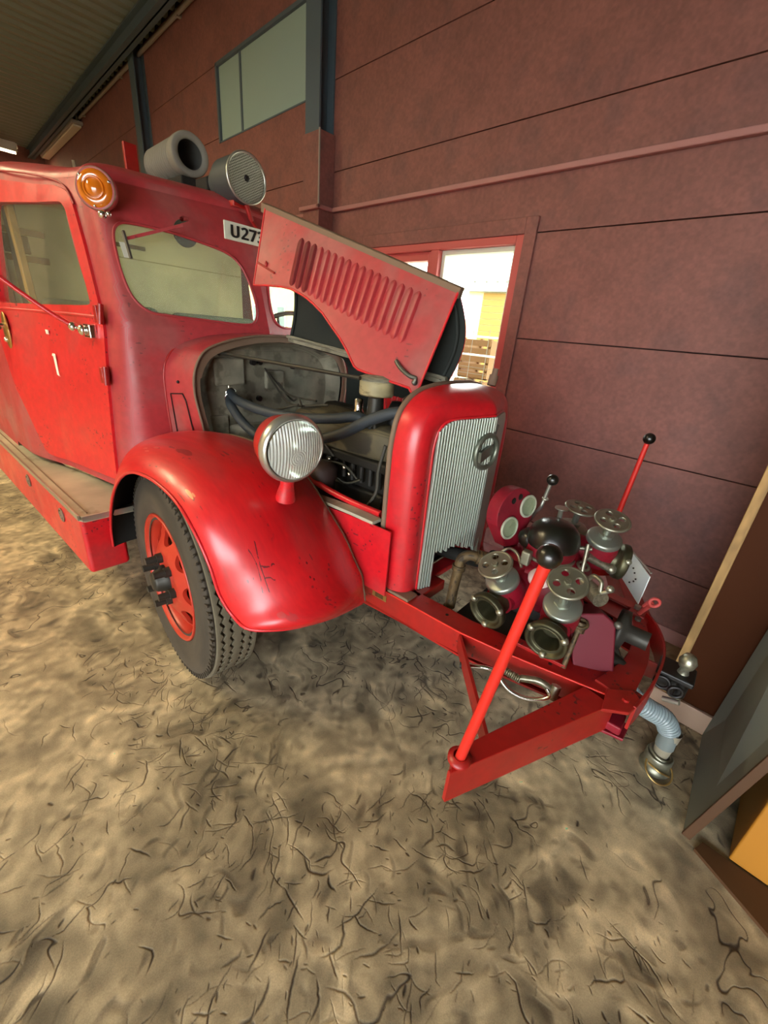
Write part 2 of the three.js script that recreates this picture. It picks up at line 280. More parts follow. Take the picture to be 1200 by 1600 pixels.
{
  const wall = new THREE.Group(); wall.name = 'wall_back'; wall.userData.kind = 'structure'; scene.add(wall);
  mesh('wall_core', cut(X0, X1, 0, 4.7, [OPEN1, OPEN2]).map(([a, b, c, d]) => box(a, b, c, d, WZ - 0.2, WZ - 0.022)), M.groove, wall);
  const rows = [0, 0.397, 0.972, 1.532, 2.098, 2.649, 3.22, 3.79, 4.45];
  for (let i = 0; i + 1 < rows.length; i++) for (const [a, b, c, d] of cut(X0, X1, rows[i], rows[i + 1] - 0.006, [OPEN1, OPEN2, HIGH])) kid(wall, 'panel', box(a, b, c, d, WZ - 0.03, WZ, 0.0015), M.wall);
}
struct('baseboard_back', box(X0, -0.02, 0, 0.085, WZ, WZ + 0.014, 0.004), std({ color: 0xa87870, roughness: 0.5 }));
struct('trim_1', [box(-3.33, X1, 2.366, 2.396, WZ, WZ + 0.035, 0.006), box(-3.325, -3.30, 2.366, 2.396, WZ + 0.02, WZ + 0.18, 0.006), box(-3.57, -3.30, 2.366, 2.396, WZ + 0.15, WZ + 0.18, 0.006), box(X0, -3.55, 2.366, 2.396, WZ, WZ + 0.035, 0.006)], M.pinkTrim);
// boxed column: boarded below, bare steel above
{
  const c = new THREE.Group(); c.name = 'trim_2'; c.userData.kind = 'structure'; scene.add(c);
  kid(c, 'column_casing', box(-3.55, -3.33, 0, 2.88, WZ, WZ + 0.15, 0.003), M.wall);
  kid(c, 'edge_strip', box(-3.335, -3.322, 2.40, 2.885, WZ + 0.146, WZ + 0.158, 0.002), M.conduit);
  kid(c, 'steel_post', [box(-3.53, -3.35, 2.88, 4.45, WZ, WZ + 0.012), box(-3.53, -3.35, 2.88, 4.45, WZ + 0.13, WZ + 0.145), box(-3.447, -3.433, 2.88, 4.45, WZ + 0.01, WZ + 0.135)], M.steelBlue);
}
struct('trim_3', [box(-7.34, -7.16, 2.2, 4.45, WZ, WZ + 0.012), box(-7.34, -7.16, 2.2, 4.45, WZ + 0.12, WZ + 0.132), box(-7.257, -7.243, 2.2, 4.45, WZ + 0.01, WZ + 0.125)], M.steelBlue);
// windows
function makeWindow(name, O, right) {
  const w = new THREE.Group(); w.name = name; w.userData.kind = 'structure'; scene.add(w);
  const [a, b, c, d] = O, f = WZ + 0.012;
  kid(w, 'casing', [box(a - 0.09, a, c - 0.09, d + 0.085, WZ, WZ + 0.02, 0.004), box(b, b + 0.075, c - 0.09, d + 0.085, WZ, WZ + 0.02, 0.004), box(a, b, d, d + 0.085, WZ, WZ + 0.02, 0.004), box(a, b, c - 0.09, c, WZ, WZ + 0.02, 0.004)], M.wall);
  kid(w, 'window_frame', [box(a, a + 0.05, c, d, WZ - 0.12, f, 0.005), box(b - 0.05, b, c, d, WZ - 0.12, f, 0.005), box(a + 0.05, b - 0.05, d - 0.045, d, WZ - 0.12, f, 0.005), box(a + 0.05, b - 0.05, c, c + 0.05, WZ - 0.12, f, 0.005), box(-2.205, -2.135, c + 0.05, d - 0.045, WZ - 0.12, f - 0.002, 0.005)].slice(0, right ? 5 : 4).concat(right ? [] : [box((a + b) / 2 - 0.035, (a + b) / 2 + 0.035, c + 0.05, d - 0.045, WZ - 0.12, f - 0.002, 0.005)]), M.frameRed);
  const mid = right ? -2.17 : (a + b) / 2;
  for (const [p, q, m, ins] of [[a + 0.05, mid - 0.035, M.frameRed, 0.055], [mid + 0.035, b - 0.05, std({ color: 0xc9d6c2, roughness: 0.5 }), 0.03]]) {
    const z0 = WZ - 0.1, z1 = WZ - 0.03, u = c + 0.05, v = d - 0.045;
    const s = kid(w, 'sash', [box(p, p + ins, u, v, z0, z1, 0.004), box(q - ins, q, u, v, z0, z1, 0.004), box(p + ins, q - ins, v - ins, v, z0, z1, 0.004), box(p + ins, q - ins, u, u + ins, z0, z1, 0.004)], m);
    kid(s, 'pane', new THREE.PlaneGeometry(q - p - 2 * ins, v - u - 2 * ins).translate((p + q) / 2, (u + v) / 2, WZ - 0.07), M.glass);
  }
  kid(w, 'window_sill', box(a - 0.1, b + 0.09, c - 0.02, c + 0.015, WZ - 0.02, WZ + 0.06, 0.006), M.frameRed);
}
makeWindow('window_1', OPEN1, true);
makeWindow('window_2', OPEN2, false);
{ // small high window, painted over in pale green
  const w = new THREE.Group(); w.name = 'window_3'; w.userData.kind = 'structure'; scene.add(w);
  const [a, b, c, d] = HIGH, gp = phys({ color: 0x93aca3, roughness: 0.35, clearcoat: 0.6, clearcoatRoughness: 0.1 });
  kid(w, 'pane', box(a + 0.02, -4.83, c + 0.01, d - 0.01, WZ - 0.024, WZ - 0.016), gp); kid(w, 'pane', box(-4.80, b - 0.01, c + 0.01, d - 0.01, WZ - 0.024, WZ - 0.016), gp);
  kid(w, 'window_frame', [box(a, a + 0.035, c, d, WZ - 0.02, WZ + 0.01, 0.004), box(a, b, d - 0.03, d, WZ - 0.02, WZ + 0.01, 0.004), box(-4.83, -4.80, c, d, WZ - 0.02, WZ - 0.005, 0.004), box(a, b, c, c + 0.012, WZ - 0.02, WZ + 0.004)], M.steelBlue);
}
// projecting partition on the right with a pale edge strip
struct('wall_right', box(0.0, X1, 0, 4.6, WZ, -2.004), M.brownPanel);
struct('trim_4', box(-0.026, 0.006, 0, 4.6, -2.03, -1.99, 0.003), M.wood);
struct('baseboard_right', box(-0.06, X1, 0, 0.105, -2.0, -1.982, 0.003), M.baseboard);
// the rest of the shell
struct('wall_left', box(X0 - 0.2, X0, 0, 4.7, WZ - 0.2, ZF + 0.2), M.wall);
struct('wall_end', box(X1, X1 + 0.2, 0, 4.7, WZ - 0.2, ZF + 0.2), M.wall);
struct('wall_front', cut(X0, X1, 0, 4.7, [[-0.4, 4.1, 0, 2.9]]).map(([a, b, c, d]) => box(a, b, c, d, ZF, ZF + 0.2)), std({ color: 0xb8a98c, roughness: 0.8 }));
{ // corrugated roof sheet and the slab above it
  const P = [], p = 0.2, prof = [[0, 0], [0.06, 0], [0.085, 0.04], [0.175, 0.04]];
  for (let x = X0; x < X1; x += p) for (const [dx, dy] of prof) P.push([x + dx, CEIL + dy]);
  const g = surf(P.length - 1, 1, (u, v) => { const q = P[Math.round(u * (P.length - 1))]; return V3(q[0], q[1] + v * 0.1, mix(WZ, ZF, v)); });
  struct('ceiling', toCreasedNormals(g, 0.3), M.ceiling);
  struct('trim_5', box(X0 - 0.2, X1 + 0.2, 4.66, 4.8, WZ - 0.2, ZF + 0.2), M.steelBlue);
  struct('trim_6', [box(X0, X1, 4.28, 4.44, -2.37, -2.355), box(X0, X1, 4.28, 4.292, -2.42, -2.30), box(X0, X1, 4.43, 4.442, -2.42, -2.30)], M.steelBlue);
}
tag(mesh('conduit_pipe', [bar([X0, 4.36, -2.565], [-0.04, 4.36, -2.565], 0.022), ...[-12, -10, -8, -6, -4].map((x) => box(x - 0.02, x + 0.02, 4.33, 4.39, -2.597, -2.55))], M.conduit, scene), 'grey conduit pipe running along the top of the back wall under the roof', 'pipe');
tag(mesh('downpipe', bar([-11.0, 0.0, -2.55], [-11.0, 3.9, -2.55], 0.03), M.white, scene), 'pale upright pipe on the far back wall beyond the cab roof', 'pipe');

// fluorescent battens
function batten(x, y, z, alongX, label, lit, color, power) {
  const L = 1.5, t = thing('fluorescent_light', x, y, z, label, 'lamp', alongX ? 0 : Math.PI / 2);
  kid(t, 'housing', box(-L / 2, L / 2, -0.03, 0.04, -0.06, 0.06, 0.01), M.white);
  kids(t, 'end_cap', [box(-L / 2 - 0.02, -L / 2, -0.06, 0.03, -0.055, 0.055, 0.005), box(L / 2, L / 2 + 0.02, -0.06, 0.03, -0.055, 0.055, 0.005)], M.white);
  const gm = lit ? std({ color: 0xffffff, emissive: color, emissiveIntensity: LAMP_GLOW, roughness: 0.4 }) : std({ color: 0xd9d6c8, roughness: 0.4 });
  kid(t, 'tube', bar([-L / 2, -0.05, 0], [L / 2, -0.05, 0], 0.019), gm);
  if (lit) kids(t, 'reflector', [-1, 1].map((s) => flatBar([-L / 2, -0.05, s * 0.085], [L / 2, -0.05, s * 0.085], 0.16, 0.003, [0, 1, s * -0.35])), M.white);
  if (lit) { const l = new THREE.RectAreaLight(color, power, L, 0.12); l.position.set(0, -0.075, 0); l.rotation.x = -Math.PI / 2; t.add(l); l.name = 'tube_light'; }
  return t;
}
batten(-12.95, 4.30, -1.28, false, 'glowing fluorescent batten under the roof at the far left end', true, WARM, 60);
batten(-6.0, 4.28, 2.4, false, 'lit fluorescent batten under the roof, the one nearer the cab doors', true, WARM, 190);
batten(-3.8, 4.28, 2.8, false, 'lit fluorescent batten under the roof above the open floor, nearest the gate', true, WARM, 85);
{ // unlit pale batten hung on the eave
  const t = thing('eave_light', -11.6, 4.26, -2.5, 'long pale unlit light batten hanging below the eave beyond the cab roof', 'lamp');
  kid(t, 'housing', box(-1.5, 1.4, 0, 0.05, -0.1, 0.06, 0.01), M.conduit); kid(t, 'diffuser', box(-1.45, 1.35, -0.03, 0.0, -0.08, 0.04, 0.01), std({ color: 0xcfcab6, roughness: 0.4 })); kid(t, 'bracket', [box(1.36, 1.4, 0.04, 0.16, -0.03, 0.0), box(-1.46, -1.42, 0.04, 0.16, -0.03, 0.0)], M.steel);
}

// =====================================================================
// things on the right
// =====================================================================
{
  const t = thing('grey_board', 0.18, 0, -1.712, 'grey board with a brown front edge standing on the floor at the right', 'board');
  const g = new RoundedBoxGeometry(0.022, 1.25, 0.54, 2, 0.003); g.translate(0.011, 0.625, 0);
    // near edge leans a little more than the far one
  const p = g.attributes.position; for (let i = 0; i < p.count; i++) { const y = p.getY(i), z = p.getZ(i); p.setX(i, p.getX(i) + y * mix(0.03, 0.15, (z + 0.27) / 0.54) + z * 0.06); } g.computeVertexNormals();
  kid(t, 'panel', uvBox(g), std({ color: 0x7c8078, roughness: 0.75, bumpMap: T.grain, bumpScale: 0.0006 }));
  kid(t, 'edge_strip', flatBar([0.026, 0.004, 0.276], [0.026 + 1.24 * 0.15, 1.244, 0.276], 0.026, 0.012, [1, 0, 0]), std({ color: 0x4c3118, roughness: 0.6 }));
}
{
  const t = thing('yellow_cabinet', 0.75, 0, -1.62, 'ochre yellow wooden chest on a brown base, half out of the frame at lower right', 'cabinet');
  kid(t, 'base', prism([[-0.515, 0.215], [-0.12, 0.42], [0.6, 0.42], [0.6, 0.17], [-0.50, 0.17]], 0.0, 0.012), std({ color: 0x4e3216, roughness: 0.7 }));
  kid(t, 'carcass', box(-0.43, 0.6, 0.012, 0.5, -0.3, 0.165, 0.006), std({ color: 0xa8701a, roughness: 0.55 }));
  kid(t, 'lid', box(-0.42, 0.62, 0.5, 0.52, -0.31, 0.175, 0.006), std({ color: 0xb87a1e, roughness: 0.5 }));
}
// =====================================================================
// outside
// =====================================================================
struct('ground', box(-60, 20, -0.35, -0.25, -60, WZ - 0.2), std({ color: 0xb9b09a, roughness: 0.9 }));
struct('forecourt', box(-20, 20, -0.35, -0.21, ZF + 0.2, 30), std({ color: 0x9a958a, roughness: 0.9 }));
{
  const t = thing('yellow_shed', -9.2, -0.25, -14.6, 'narrow yellow boarded shed with a dark roof edge outside the window', 'shed', rad(6));
  const y = std({ color: 0x7c5d22, roughness: 0.8 }), pale = std({ color: 0xb3a67a, roughness: 0.8 });
  kid(t, 'wall', box(-0.75, 0.68, 0, 3.3, -0.9, 0.55), pale);
  for (let i = 0; i < 15; i++) kid(t, 'board', box(-0.16, 0.7, 0.2 + i * 0.206, 0.2 + i * 0.206 + 0.19, 0.55, 0.575, 0.006), y);
  kid(t, 'roof', prism([[-0.9, 0.75], [0.82, 0.75], [0.82, -1], [-0.9, -1]], 3.3, 3.42), M.steel);
  for (const x of [-0.5, -0.05, 0.35, 0.7]) kid(t, 'finial', [bar([x, 3.42, 0.7], [x, 3.6, 0.7], 0.02), ball([x, 3.62, 0.7], 0.05)], M.steel);
}
{
  const t = thing('pale_house', -24, -0.25, -16, 'pale yellow house seen through the cab window', 'house');
  const y = std({ color: 0xc2b27a, roughness: 0.85 });
  kid(t, 'wall', box(-7, 6.5, 0, 4.6, -4, 0), y);
  for (const x of [-4.5, -1.5, 1.6, 4.3]) { const f = kid(t, 'window', box(x - 0.5, x + 0.5, 1.3, 2.7, 0, 0.06, 0.01), M.white); kid(f, 'pane', box(x - 0.42, x + 0.42, 1.38, 2.62, 0.05, 0.07), M.steelBlue); }
  kid(t, 'roof', prism([[-7.4, 0.5], [6.9, 0.5], [6.9, -4.5], [-7.4, -4.5]], 4.6, 4.8), M.steel);
}
for (const [k, cx, y0, lab] of [[0, -3.98, 0.92, 'upper brown slatted crate stacked outside the window'], [1, -4.03, 0.3, 'lower brown slatted crate under the other crate outside the window']]) {
  const t = thing('slatted_crate', cx, y0, -6.3, lab, 'crate'); const m = std({ color: 0x5f4018, roughness: 0.85 });
  for (let i = 0; i < 5; i++) kid(t, 'slat', box(-0.27, 0.27, 0.02 + i * 0.118, 0.11 + i * 0.118, 0.29, 0.31, 0.004), m);
  kid(t, 'post', [box(-0.27, -0.22, 0, 0.6, 0.24, 0.29), box(0.22, 0.27, 0, 0.6, 0.24, 0.29), box(-0.27, -0.22, 0, 0.6, -0.27, -0.22), box(0.22, 0.27, 0, 0.6, -0.27, -0.22)], m);
  for (const s of [-1, 1]) kid(t, 'side_panel', box(s * 0.27 - 0.008, s * 0.27 + 0.008, 0.02, 0.58, -0.27, 0.29), m);
  kid(t, 'base', box(-0.27, 0.27, 0, 0.02, -0.27, 0.29), m);
  if (k) kid(t, 'leg', [-1, 1].flatMap((a) => [-1, 1].map((b) => box(a * 0.24 - 0.03, a * 0.24 + 0.03, -0.55, 0, b * 0.24 - 0.03, b * 0.24 + 0.03))), m);
}
{
  const t = thing('wire_fence', -3.9, -0.25, -5.6, 'white rail fence with thin wire mesh in front of the crates outside', 'fence');
  const w = std({ color: 0xd8d8c8, roughness: 0.6 }), d = std({ color: 0x55564a, roughness: 0.6 });
  for (const y of [1.53, 1.78]) kid(t, 'rail', box(-1.6, 1.6, y, y + 0.025, 0.0, 0.03, 0.004), w);
  for (let i = 0; i < 12; i++) kid(t, 'upright_wire', bar([-1.5 + i * 0.27, 0, 0], [-1.5 + i * 0.27, 1.9, 0], 0.004, 0.004, 6), d);
  kid(t, 'cross_wires', Array.from({ length: 14 }, (_, i) => bar([-1.6, 0.2 + i * 0.09, 0.01], [1.6, 0.2 + i * 0.09, 0.01], 0.0025, 0.0025, 5)), d);
  for (const x of [-1.58, 1.58]) kid(t, 'post', box(x - 0.03, x + 0.03, 0, 2.0, -0.03, 0.03), w);
}
// =====================================================================
// THE FIRE TRUCK: modelled in its own frame (x forward, y up, right side = +z), then turned 4.5 degrees
// =====================================================================
const BASE = V3(-1.9, 0, ZC);
const truck = new THREE.Group(); truck.name = numbered('fire_truck');
truck.rotation.y = rad(4.5); truck.position.copy(BASE.clone().applyAxisAngle(V3(0, 1, 0), rad(4.5))); scene.add(truck);
tag(truck, 'old red fire truck with raised bonnet, front pump and tan dusty fenders', 'fire truck');
truck.userData.label = 'old red fire truck with its bonnet raised and a pump on its front bumper';
function part(name, g, m, parent = truck) { const o = kid(parent, name, g, m); if (parent === truck) o.position.set(-BASE.x, 0, -BASE.z); return o; }

// ---------- cab skin ----------
const lerpTab = (tab, x) => { for (let i = 0; i + 1 < tab.length; i++) if (x >= tab[i + 1][0]) { const t = (tab[i][0] - x) / (tab[i][0] - tab[i + 1][0]); return mix(tab[i][1], tab[i + 1][1], Math.max(0, t)); } return tab[tab.length - 1][1]; };
const PLAN = [[-2.0, -0.72], [-2.31, -0.672], [-2.76, -0.598], [-3.02, -0.522], [-3.12, -0.505], [-3.3, -0.50], [-4.8, -0.495]];
const sideZ = (x, y) => lerpTab(PLAN, x) - 0.118 * Math.pow(Math.max(0, y - 0.7) / 1.3, 1.6);
const lift = (x, y) => (-0.04 + 0.09 * smooth(-2.45, -3.5, x)) * smooth(1.86, 2.03, y);   // the roof rises towards the rear
const side = (x, y) => V3(x, y + lift(x, y), sideZ(x, y));
const lean = (y) => y < 1.44 ? 0 : 0.32 * (y - 1.44) + Math.max(0, y - 1.86) ** 2 * 1.6;
const doorX = (y) => -2.24 - (y < 1.45 ? 0 : 0.36 * (y - 1.45));
const frontX = (z, y) => -1.985 - 0.118 * Math.min(1.2, Math.abs(z - ZC) / 0.56) - lean(y);
const WA = -0.80, WB = -0.66;
function front(w, y) {
  if (w <= WA) { const x = frontX(w, y); return V3(x, y + lift(x, y), w); }
  const t = (w - WA) / (WB - WA), p0 = V3(frontX(WA, y), y + lift(frontX(WA, y), y), WA), p3 = side(doorX(y), y);
  const c1 = p0.clone().add(V3(-0.012, 0, 0.055)), c2 = p3.clone().add(V3(0.06, 0, -0.008));
  const a = 1 - t; return p0.multiplyScalar(a * a * a).addScaledVector(c1, 3 * a * a * t).addScaledVector(c2, 3 * a * t * t).addScaledVector(p3, t * t * t);
}
const Y0 = 2.03;
const shield = closedCurve([[-0.803, 1.775], [-0.797, 1.70], [-0.80, 1.61], [-0.818, 1.54], [-0.866, 1.494], [-0.95, 1.483], [-1.1, 1.477], [-1.26, 1.471], [-1.325, 1.483], [-1.353, 1.53], [-1.355, 1.60], [-1.34, 1.68], [-1.312, 1.745], [-1.26, 1.783], [-1.15, 1.808], [-1.0, 1.828], [-0.87, 1.83], [-0.825, 1.815]], 120);
const doorHole = closedCurve([[-2.545, 1.905], [-2.50, 1.86], [-2.42, 1.69], [-2.345, 1.525], [-2.36, 1.498], [-2.6, 1.488], [-2.9, 1.478], [-3.15, 1.472], [-3.19, 1.50], [-3.19, 1.65], [-3.19, 1.86], [-3.15, 1.91], [-2.9, 1.915], [-2.7, 1.915], [-2.58, 1.912]], 140, 0.3);
const shrink = (c, d) => { let cx = 0, cy = 0; c.forEach(([x, y]) => { cx += x; cy += y; }); cx /= c.length; cy /= c.length; return c.map(([x, y]) => { const l = Math.hypot(x - cx, y - cy); return [x + (x - cx) / l * d, y + (y - cy) / l * d]; }); };
{
  const gs = [], farDoor = [];
  gs.push(ring(onRect(shield, ZC, WB, 1.42, Y0), shield, 8, front));
  gs.push(surf(60, 8, (u, v) => front(mix(ZC, WB, u), mix(0.62, 1.42, v))));
  const hole = shrink(doorHole, 0.03);
  const wide = hole.map(([x, y]) => [x < -2.9 ? -2.9 + (x + 2.9) * 1.62 : x, y]);   // the far side's opening reaches further back
  for (const [list, hh] of [[gs, hole], [farDoor, wide]]) list.push(ring(onRect(hh, -3.45, -2.21, 1.40, Y0), hh, 8, (x, y) => { const xd = doorX(y); return side(x > -2.6 ? mix(-2.6, xd, (x + 2.6) / 0.39) : x, y); }));
  gs.push(surf(24, 12, (u, v) => { const y = mix(0.66, 1.40, v); return side(mix(-3.45, doorX(y), u), y); }));
  gs.push(surf(8, 16, (u, v) => side(mix(-4.7, -3.45, u), mix(0.55, Y0, v))));
  // roof: the plan curve at Y0 pulled in towards the spine
  const plan = []; for (let i = 0; i <= 20; i++) plan.push(side(mix(-4.7, doorX(Y0), i / 20), Y0)); for (let i = 1; i <= 40; i++) plan.push(front(mix(WB, ZC, i / 40), Y0));
  gs.push(surf(60, 24, (u, v) => { const p = plan[Math.round(u * 60)]; const k = v * v * (2 - v); const sx = Math.min(p.x, -2.75); const n = 2.5; return V3(mix(p.x, sx, k), mix(p.y, Y0 + 0.01, k * k * 0.7) + 0.105 * Math.pow(1 - Math.pow(1 - k, n), 1 / n), mix(p.z, ZC, k)); }));
  gs.forEach((g) => { if (!g.attributes.uv) uvBox(g); uvBox(g); });
  const far = gs.map((g, i) => i === 2 ? farDoor[0] : g);
  const body = part('cab_body', join([join(gs), mirror(join(far))]), M.redDusty);
  void body;
}
const rim3 = (c, f, r, off) => { const pts = c.map(([a, b]) => f(a, b).add(off)); return new THREE.TubeGeometry(new THREE.CatmullRomCurve3(pts, true), c.length, r, 8, true); };
part('windshield_rim', [rim3(shield, front, 0.006, V3(0.001, 0, 0)), mirror(rim3(shield, front, 0.006, V3(0.001, 0, 0)))], M.redDusty);
for (const m of [0, 1]) {
  const g = patch(shrink(shield, 0.004), front, 8); g.translate(-0.006, 0, 0);
  part('windshield_pane', m ? mirror(g) : g, M.dustyGlass).userData.label = m ? 'far windshield pane beside the raised bonnet' : 'near dusty windshield pane';
}
// door, standing a little proud of the body
{
  const out = closedCurve([[-2.62, 2.0], [-2.50, 1.965], [-2.435, 1.87], [-2.36, 1.72], [-2.27, 1.5], [-2.245, 1.4], [-2.245, 1.2], [-2.25, 0.95], [-2.262, 0.72], [-2.30, 0.705], [-2.6, 0.702], [-2.85, 0.698], [-2.93, 0.72], [-3.02, 0.9], [-3.17, 1.1], [-3.3, 1.3], [-3.32, 1.5], [-3.32, 1.8], [-3.30, 1.96], [-3.2, 1.995], [-2.9, 2.0]], 280, 0.3);
  // pair the outline with the window curve by angle about the window's middle
  let cx = 0, cy = 0; doorHole.forEach(([x, y]) => { cx += x; cy += y; }); cx /= doorHole.length; cy /= doorHole.length;
  const start = (c) => { let b = 0, bd = 9; c.forEach(([x, y], i) => { const d = Math.abs(Math.atan2(y - cy, x - cx) - 0.9); if (d < bd) { bd = d; b = i; } }); return c.slice(b).concat(c.slice(0, b)); };
  const area = (c) => c.reduce((s, [x, y], i) => { const q = c[(i + 1) % c.length]; return s + x * q[1] - q[0] * y; }, 0);
  let o = out, h = closedCurve(doorHole, 280, 0.1); if (area(o) * area(h) < 0) h = h.slice().reverse(); o = start(o); h = start(h);
  // re-space the window curve so the fans stay even
  const door3 = (off) => (x, y) => { const p = side(x, y); p.z += off; return p; };
  const outerSkin = ring(o, h, 14, door3(0.012));
  const lip = surf(280, 1, (u, v) => { const q = o[Math.round(u * 280) % 280]; return door3(mix(0.012, -0.012, v))(...q); });
  const inLip = surf(280, 1, (u, v) => { const q = h[Math.round(u * 280) % 280]; return door3(mix(0.012, -0.03, v))(...q); });
  uvBox(lip); uvBox(inLip);
  const d = part('door', [outerSkin, lip, inLip], M.red);
  kid(d, 'window_glass', patch(shrink(closedCurve(doorHole, 100, 0.3), 0.006), (x, y) => side(x, y).add(V3(0, 0, -0.012))), M.sideGlass);
  kid(d, 'belt_moulding', tube([[-2.28, 1.452], [-2.5, 1.452], [-2.8, 1.448], [-3.1, 1.444], [-3.3, 1.44]].map(([x, y]) => side(x, y).add(V3(0, 0, 0.012))), 0.007, 30, 8), M.red);
  kid(d, 'hinge', [bar([-2.222, 1.425, -0.70], [-2.222, 1.505, -0.712], 0.012), box(-2.26, -2.225, 1.43, 1.50, -0.712, -0.69, 0.004)], M.redArm);
  kid(d, 'hinge', [bar([-2.222, 1.17, -0.683], [-2.222, 1.25, -0.688], 0.012), box(-2.26, -2.225, 1.175, 1.245, -0.695, -0.672, 0.004)], M.redArm);
  // oval latch plate with handle
  const hz = sideZ(-3.12, 1.33) + 0.012;
  const hp = kid(d, 'latch_plate', new THREE.SphereGeometry(1, 32, 16).scale(0.052, 0.098, 0.012).translate(-3.12, 1.33, hz), M.brassShiny);
  void hp; kid(d, 'door_handle', [bar([-3.12, 1.36, hz], [-3.12, 1.36, hz + 0.05], 0.013), tube([[-3.13, 1.362, hz + 0.05], [-3.08, 1.36, hz + 0.052], [-3.02, 1.352, hz + 0.045]], 0.010, 12, 10), ball([-3.12, 1.29, hz + 0.008], 0.014)], M.chrome);
  kid(d, 'sticker', box(-2.78, -2.735, 1.347, 1.367, sideZ(-2.757, 1.357) + 0.0125, sideZ(-2.757, 1.357) + 0.0165), std({ color: 0xe9e4d2, roughness: 0.6 }));
  // painted figure 1 on a backing of its own depth
  const z1 = sideZ(-2.7, 1.2) + 0.0135, one = new THREE.Shape(); one.moveTo(-0.014, 0.06); one.lineTo(0.012, 0.06); one.lineTo(0.012, -0.047); one.lineTo(0.022, -0.047); one.lineTo(0.022, -0.06); one.lineTo(-0.02, -0.06); one.lineTo(-0.02, -0.047); one.lineTo(-0.01, -0.047); one.lineTo(-0.01, 0.047); one.lineTo(-0.024, 0.047); one.closePath();
  const g1 = new THREE.ExtrudeGeometry(one, { depth: 0.002, bevelEnabled: false }); g1.rotateY(Math.atan2(0.148, 1) * 1); g1.translate(-2.7, 1.2, z1);
  kid(d, 'number_1', g1, std({ color: 0xf0e6d0, roughness: 0.6 }));
  kid(d, 'mirror_bracket', [ball([-2.36, 1.392, -0.665], 0.024, 1, 1, 0.7), ball([-2.40, 1.402, -0.645], 0.02), box(-2.38, -2.30, 1.36, 1.42, -0.705, -0.675, 0.006)], M.chrome);
  kid(d, 'mirror_arm', [tube([[-2.40, 1.402, -0.645], [-2.47, 1.46, -0.575], [-2.56, 1.575, -0.455], [-2.62, 1.65, -0.38]], 0.010, 24, 10)], M.red);
}
// ---------- cab interior ----------
{
  const c = part('cab_interior', [box(-3.46, -3.42, 0.7, 2.06, -2.15, -0.66)], M.cream);
  c.userData.label = 'cream painted board lining at the back of the cab';
  kid(c, 'slat', box(-3.42, -3.405, 1.83, 1.862, -0.86, -0.66, 0.003), M.wood); kid(c, 'slat', box(-3.42, -3.405, 1.695, 1.727, -0.86, -0.66, 0.003), M.wood);
  kid(c, 'slat', box(-3.42, -3.405, 1.862, 1.885, -1.42, -1.22, 0.003), std({ color: 0x6d6240, roughness: 0.7 }));
  kid(c, 'dark_box', box(-3.42, -3.39, 1.735, 1.825, -0.775, -0.66, 0.004), std({ color: 0x54442c, roughness: 0.8 }));
  kid(c, 'seam', box(-3.42, -3.414, 1.80, 1.806, -2.14, -1.2, 0.001), std({ color: 0xb0a878, roughness: 0.8 }));
  kid(c, 'headliner', box(-3.42, -2.66, 2.0, 2.02, -2.0, -0.84), M.cream);
  part('window_post', flatBar([-3.035, 1.46, -0.655], [-3.145, 1.95, -0.665], 0.06, 0.03, [1, 0, 0]), M.wood).userData.label = 'bare wooden post inside the side window';
  part('rear_blind', box(-3.41, -3.19, 1.44, 1.95, -0.70, -0.685, 0.004), std({ color: 0x4f5050, roughness: 0.5 })).userData.label = 'dark grey panel behind the side window';
  part('seat_back', [box(-3.25, -3.1, 1.0, 1.515, -1.35, -0.72, 0.05), box(-3.25, -3.1, 1.0, 1.50, -2.08, -1.45, 0.05)], std({ color: 0x7d8a70, roughness: 0.8 }));
  part('seat_cushion', box(-3.12, -2.62, 0.95, 1.12, -2.08, -0.76, 0.05), std({ color: 0x6d7a62, roughness: 0.8 }));
  part('cab_floor', box(-3.45, -2.05, 0.62, 0.68, -2.1, -0.74), M.matteBlack);
  part('dashboard', box(-2.36, -2.16, 1.2, 1.42, -2.0, -0.86, 0.03), M.grime);
  const sw = part('steering_wheel', [torus([-2.42, 1.40, -1.78], [-0.75, 0.66, 0], 0.205, 0.013, 60, 12)], M.black);
  kid(sw, 'spokes', [0, 1, 2].map((k) => { const a = k * 2.094 + 0.5, e1 = V3(0.66, 0.75, 0), e2 = V3(0, 0, 1); const p = V3(-2.42, 1.40, -1.78).addScaledVector(e1, 0.2 * Math.cos(a)).addScaledVector(e2, 0.2 * Math.sin(a)); return bar([-2.42, 1.40, -1.78], p, 0.008); }).concat(ball([-2.42, 1.40, -1.78], 0.035)), M.black);
  kid(sw, 'column', bar([-2.42, 1.40, -1.78], [-2.0, 1.0, -1.78], 0.018), M.black);
}
// far side door glass is left open to the light, as the near one shows
// ---------- wiper, plate, lamps on the cab ----------
{
  const w = part('wiper', [tube([[-2.145, 1.885, -1.09], [-2.12, 1.88, -1.06], [-2.105, 1.872, -1.045]], 0.009, 10, 8)], M.redDusty);
  kid(w, 'wiper_arm', flatBar([-2.11, 1.852, -1.05], [-2.168, 1.765, -0.835], 0.012, 0.006), M.redDusty);
  kid(w, 'wiper_blade', flatBar([-2.165, 1.79, -0.822], [-2.135, 1.69, -0.828], 0.012, 0.01), M.steel);
  part('sticker', flatBar([-2.205, 1.752, -0.83], [-2.178, 1.695, -0.832], 0.028, 0.002, [0, 0, 1]), std({ color: 0xd7dbc8, roughness: 0.6 })).userData.label = 'small pale sticker inside the windshield corner';
  part('mirror', bar([-2.19, 1.835, -1.1], [-2.20, 1.835, -1.1], 0.055, 0.055, 32), std({ color: 0x3f4638, roughness: 0.5 })).userData.label = 'round dark mirror at the top of the windshield';
}
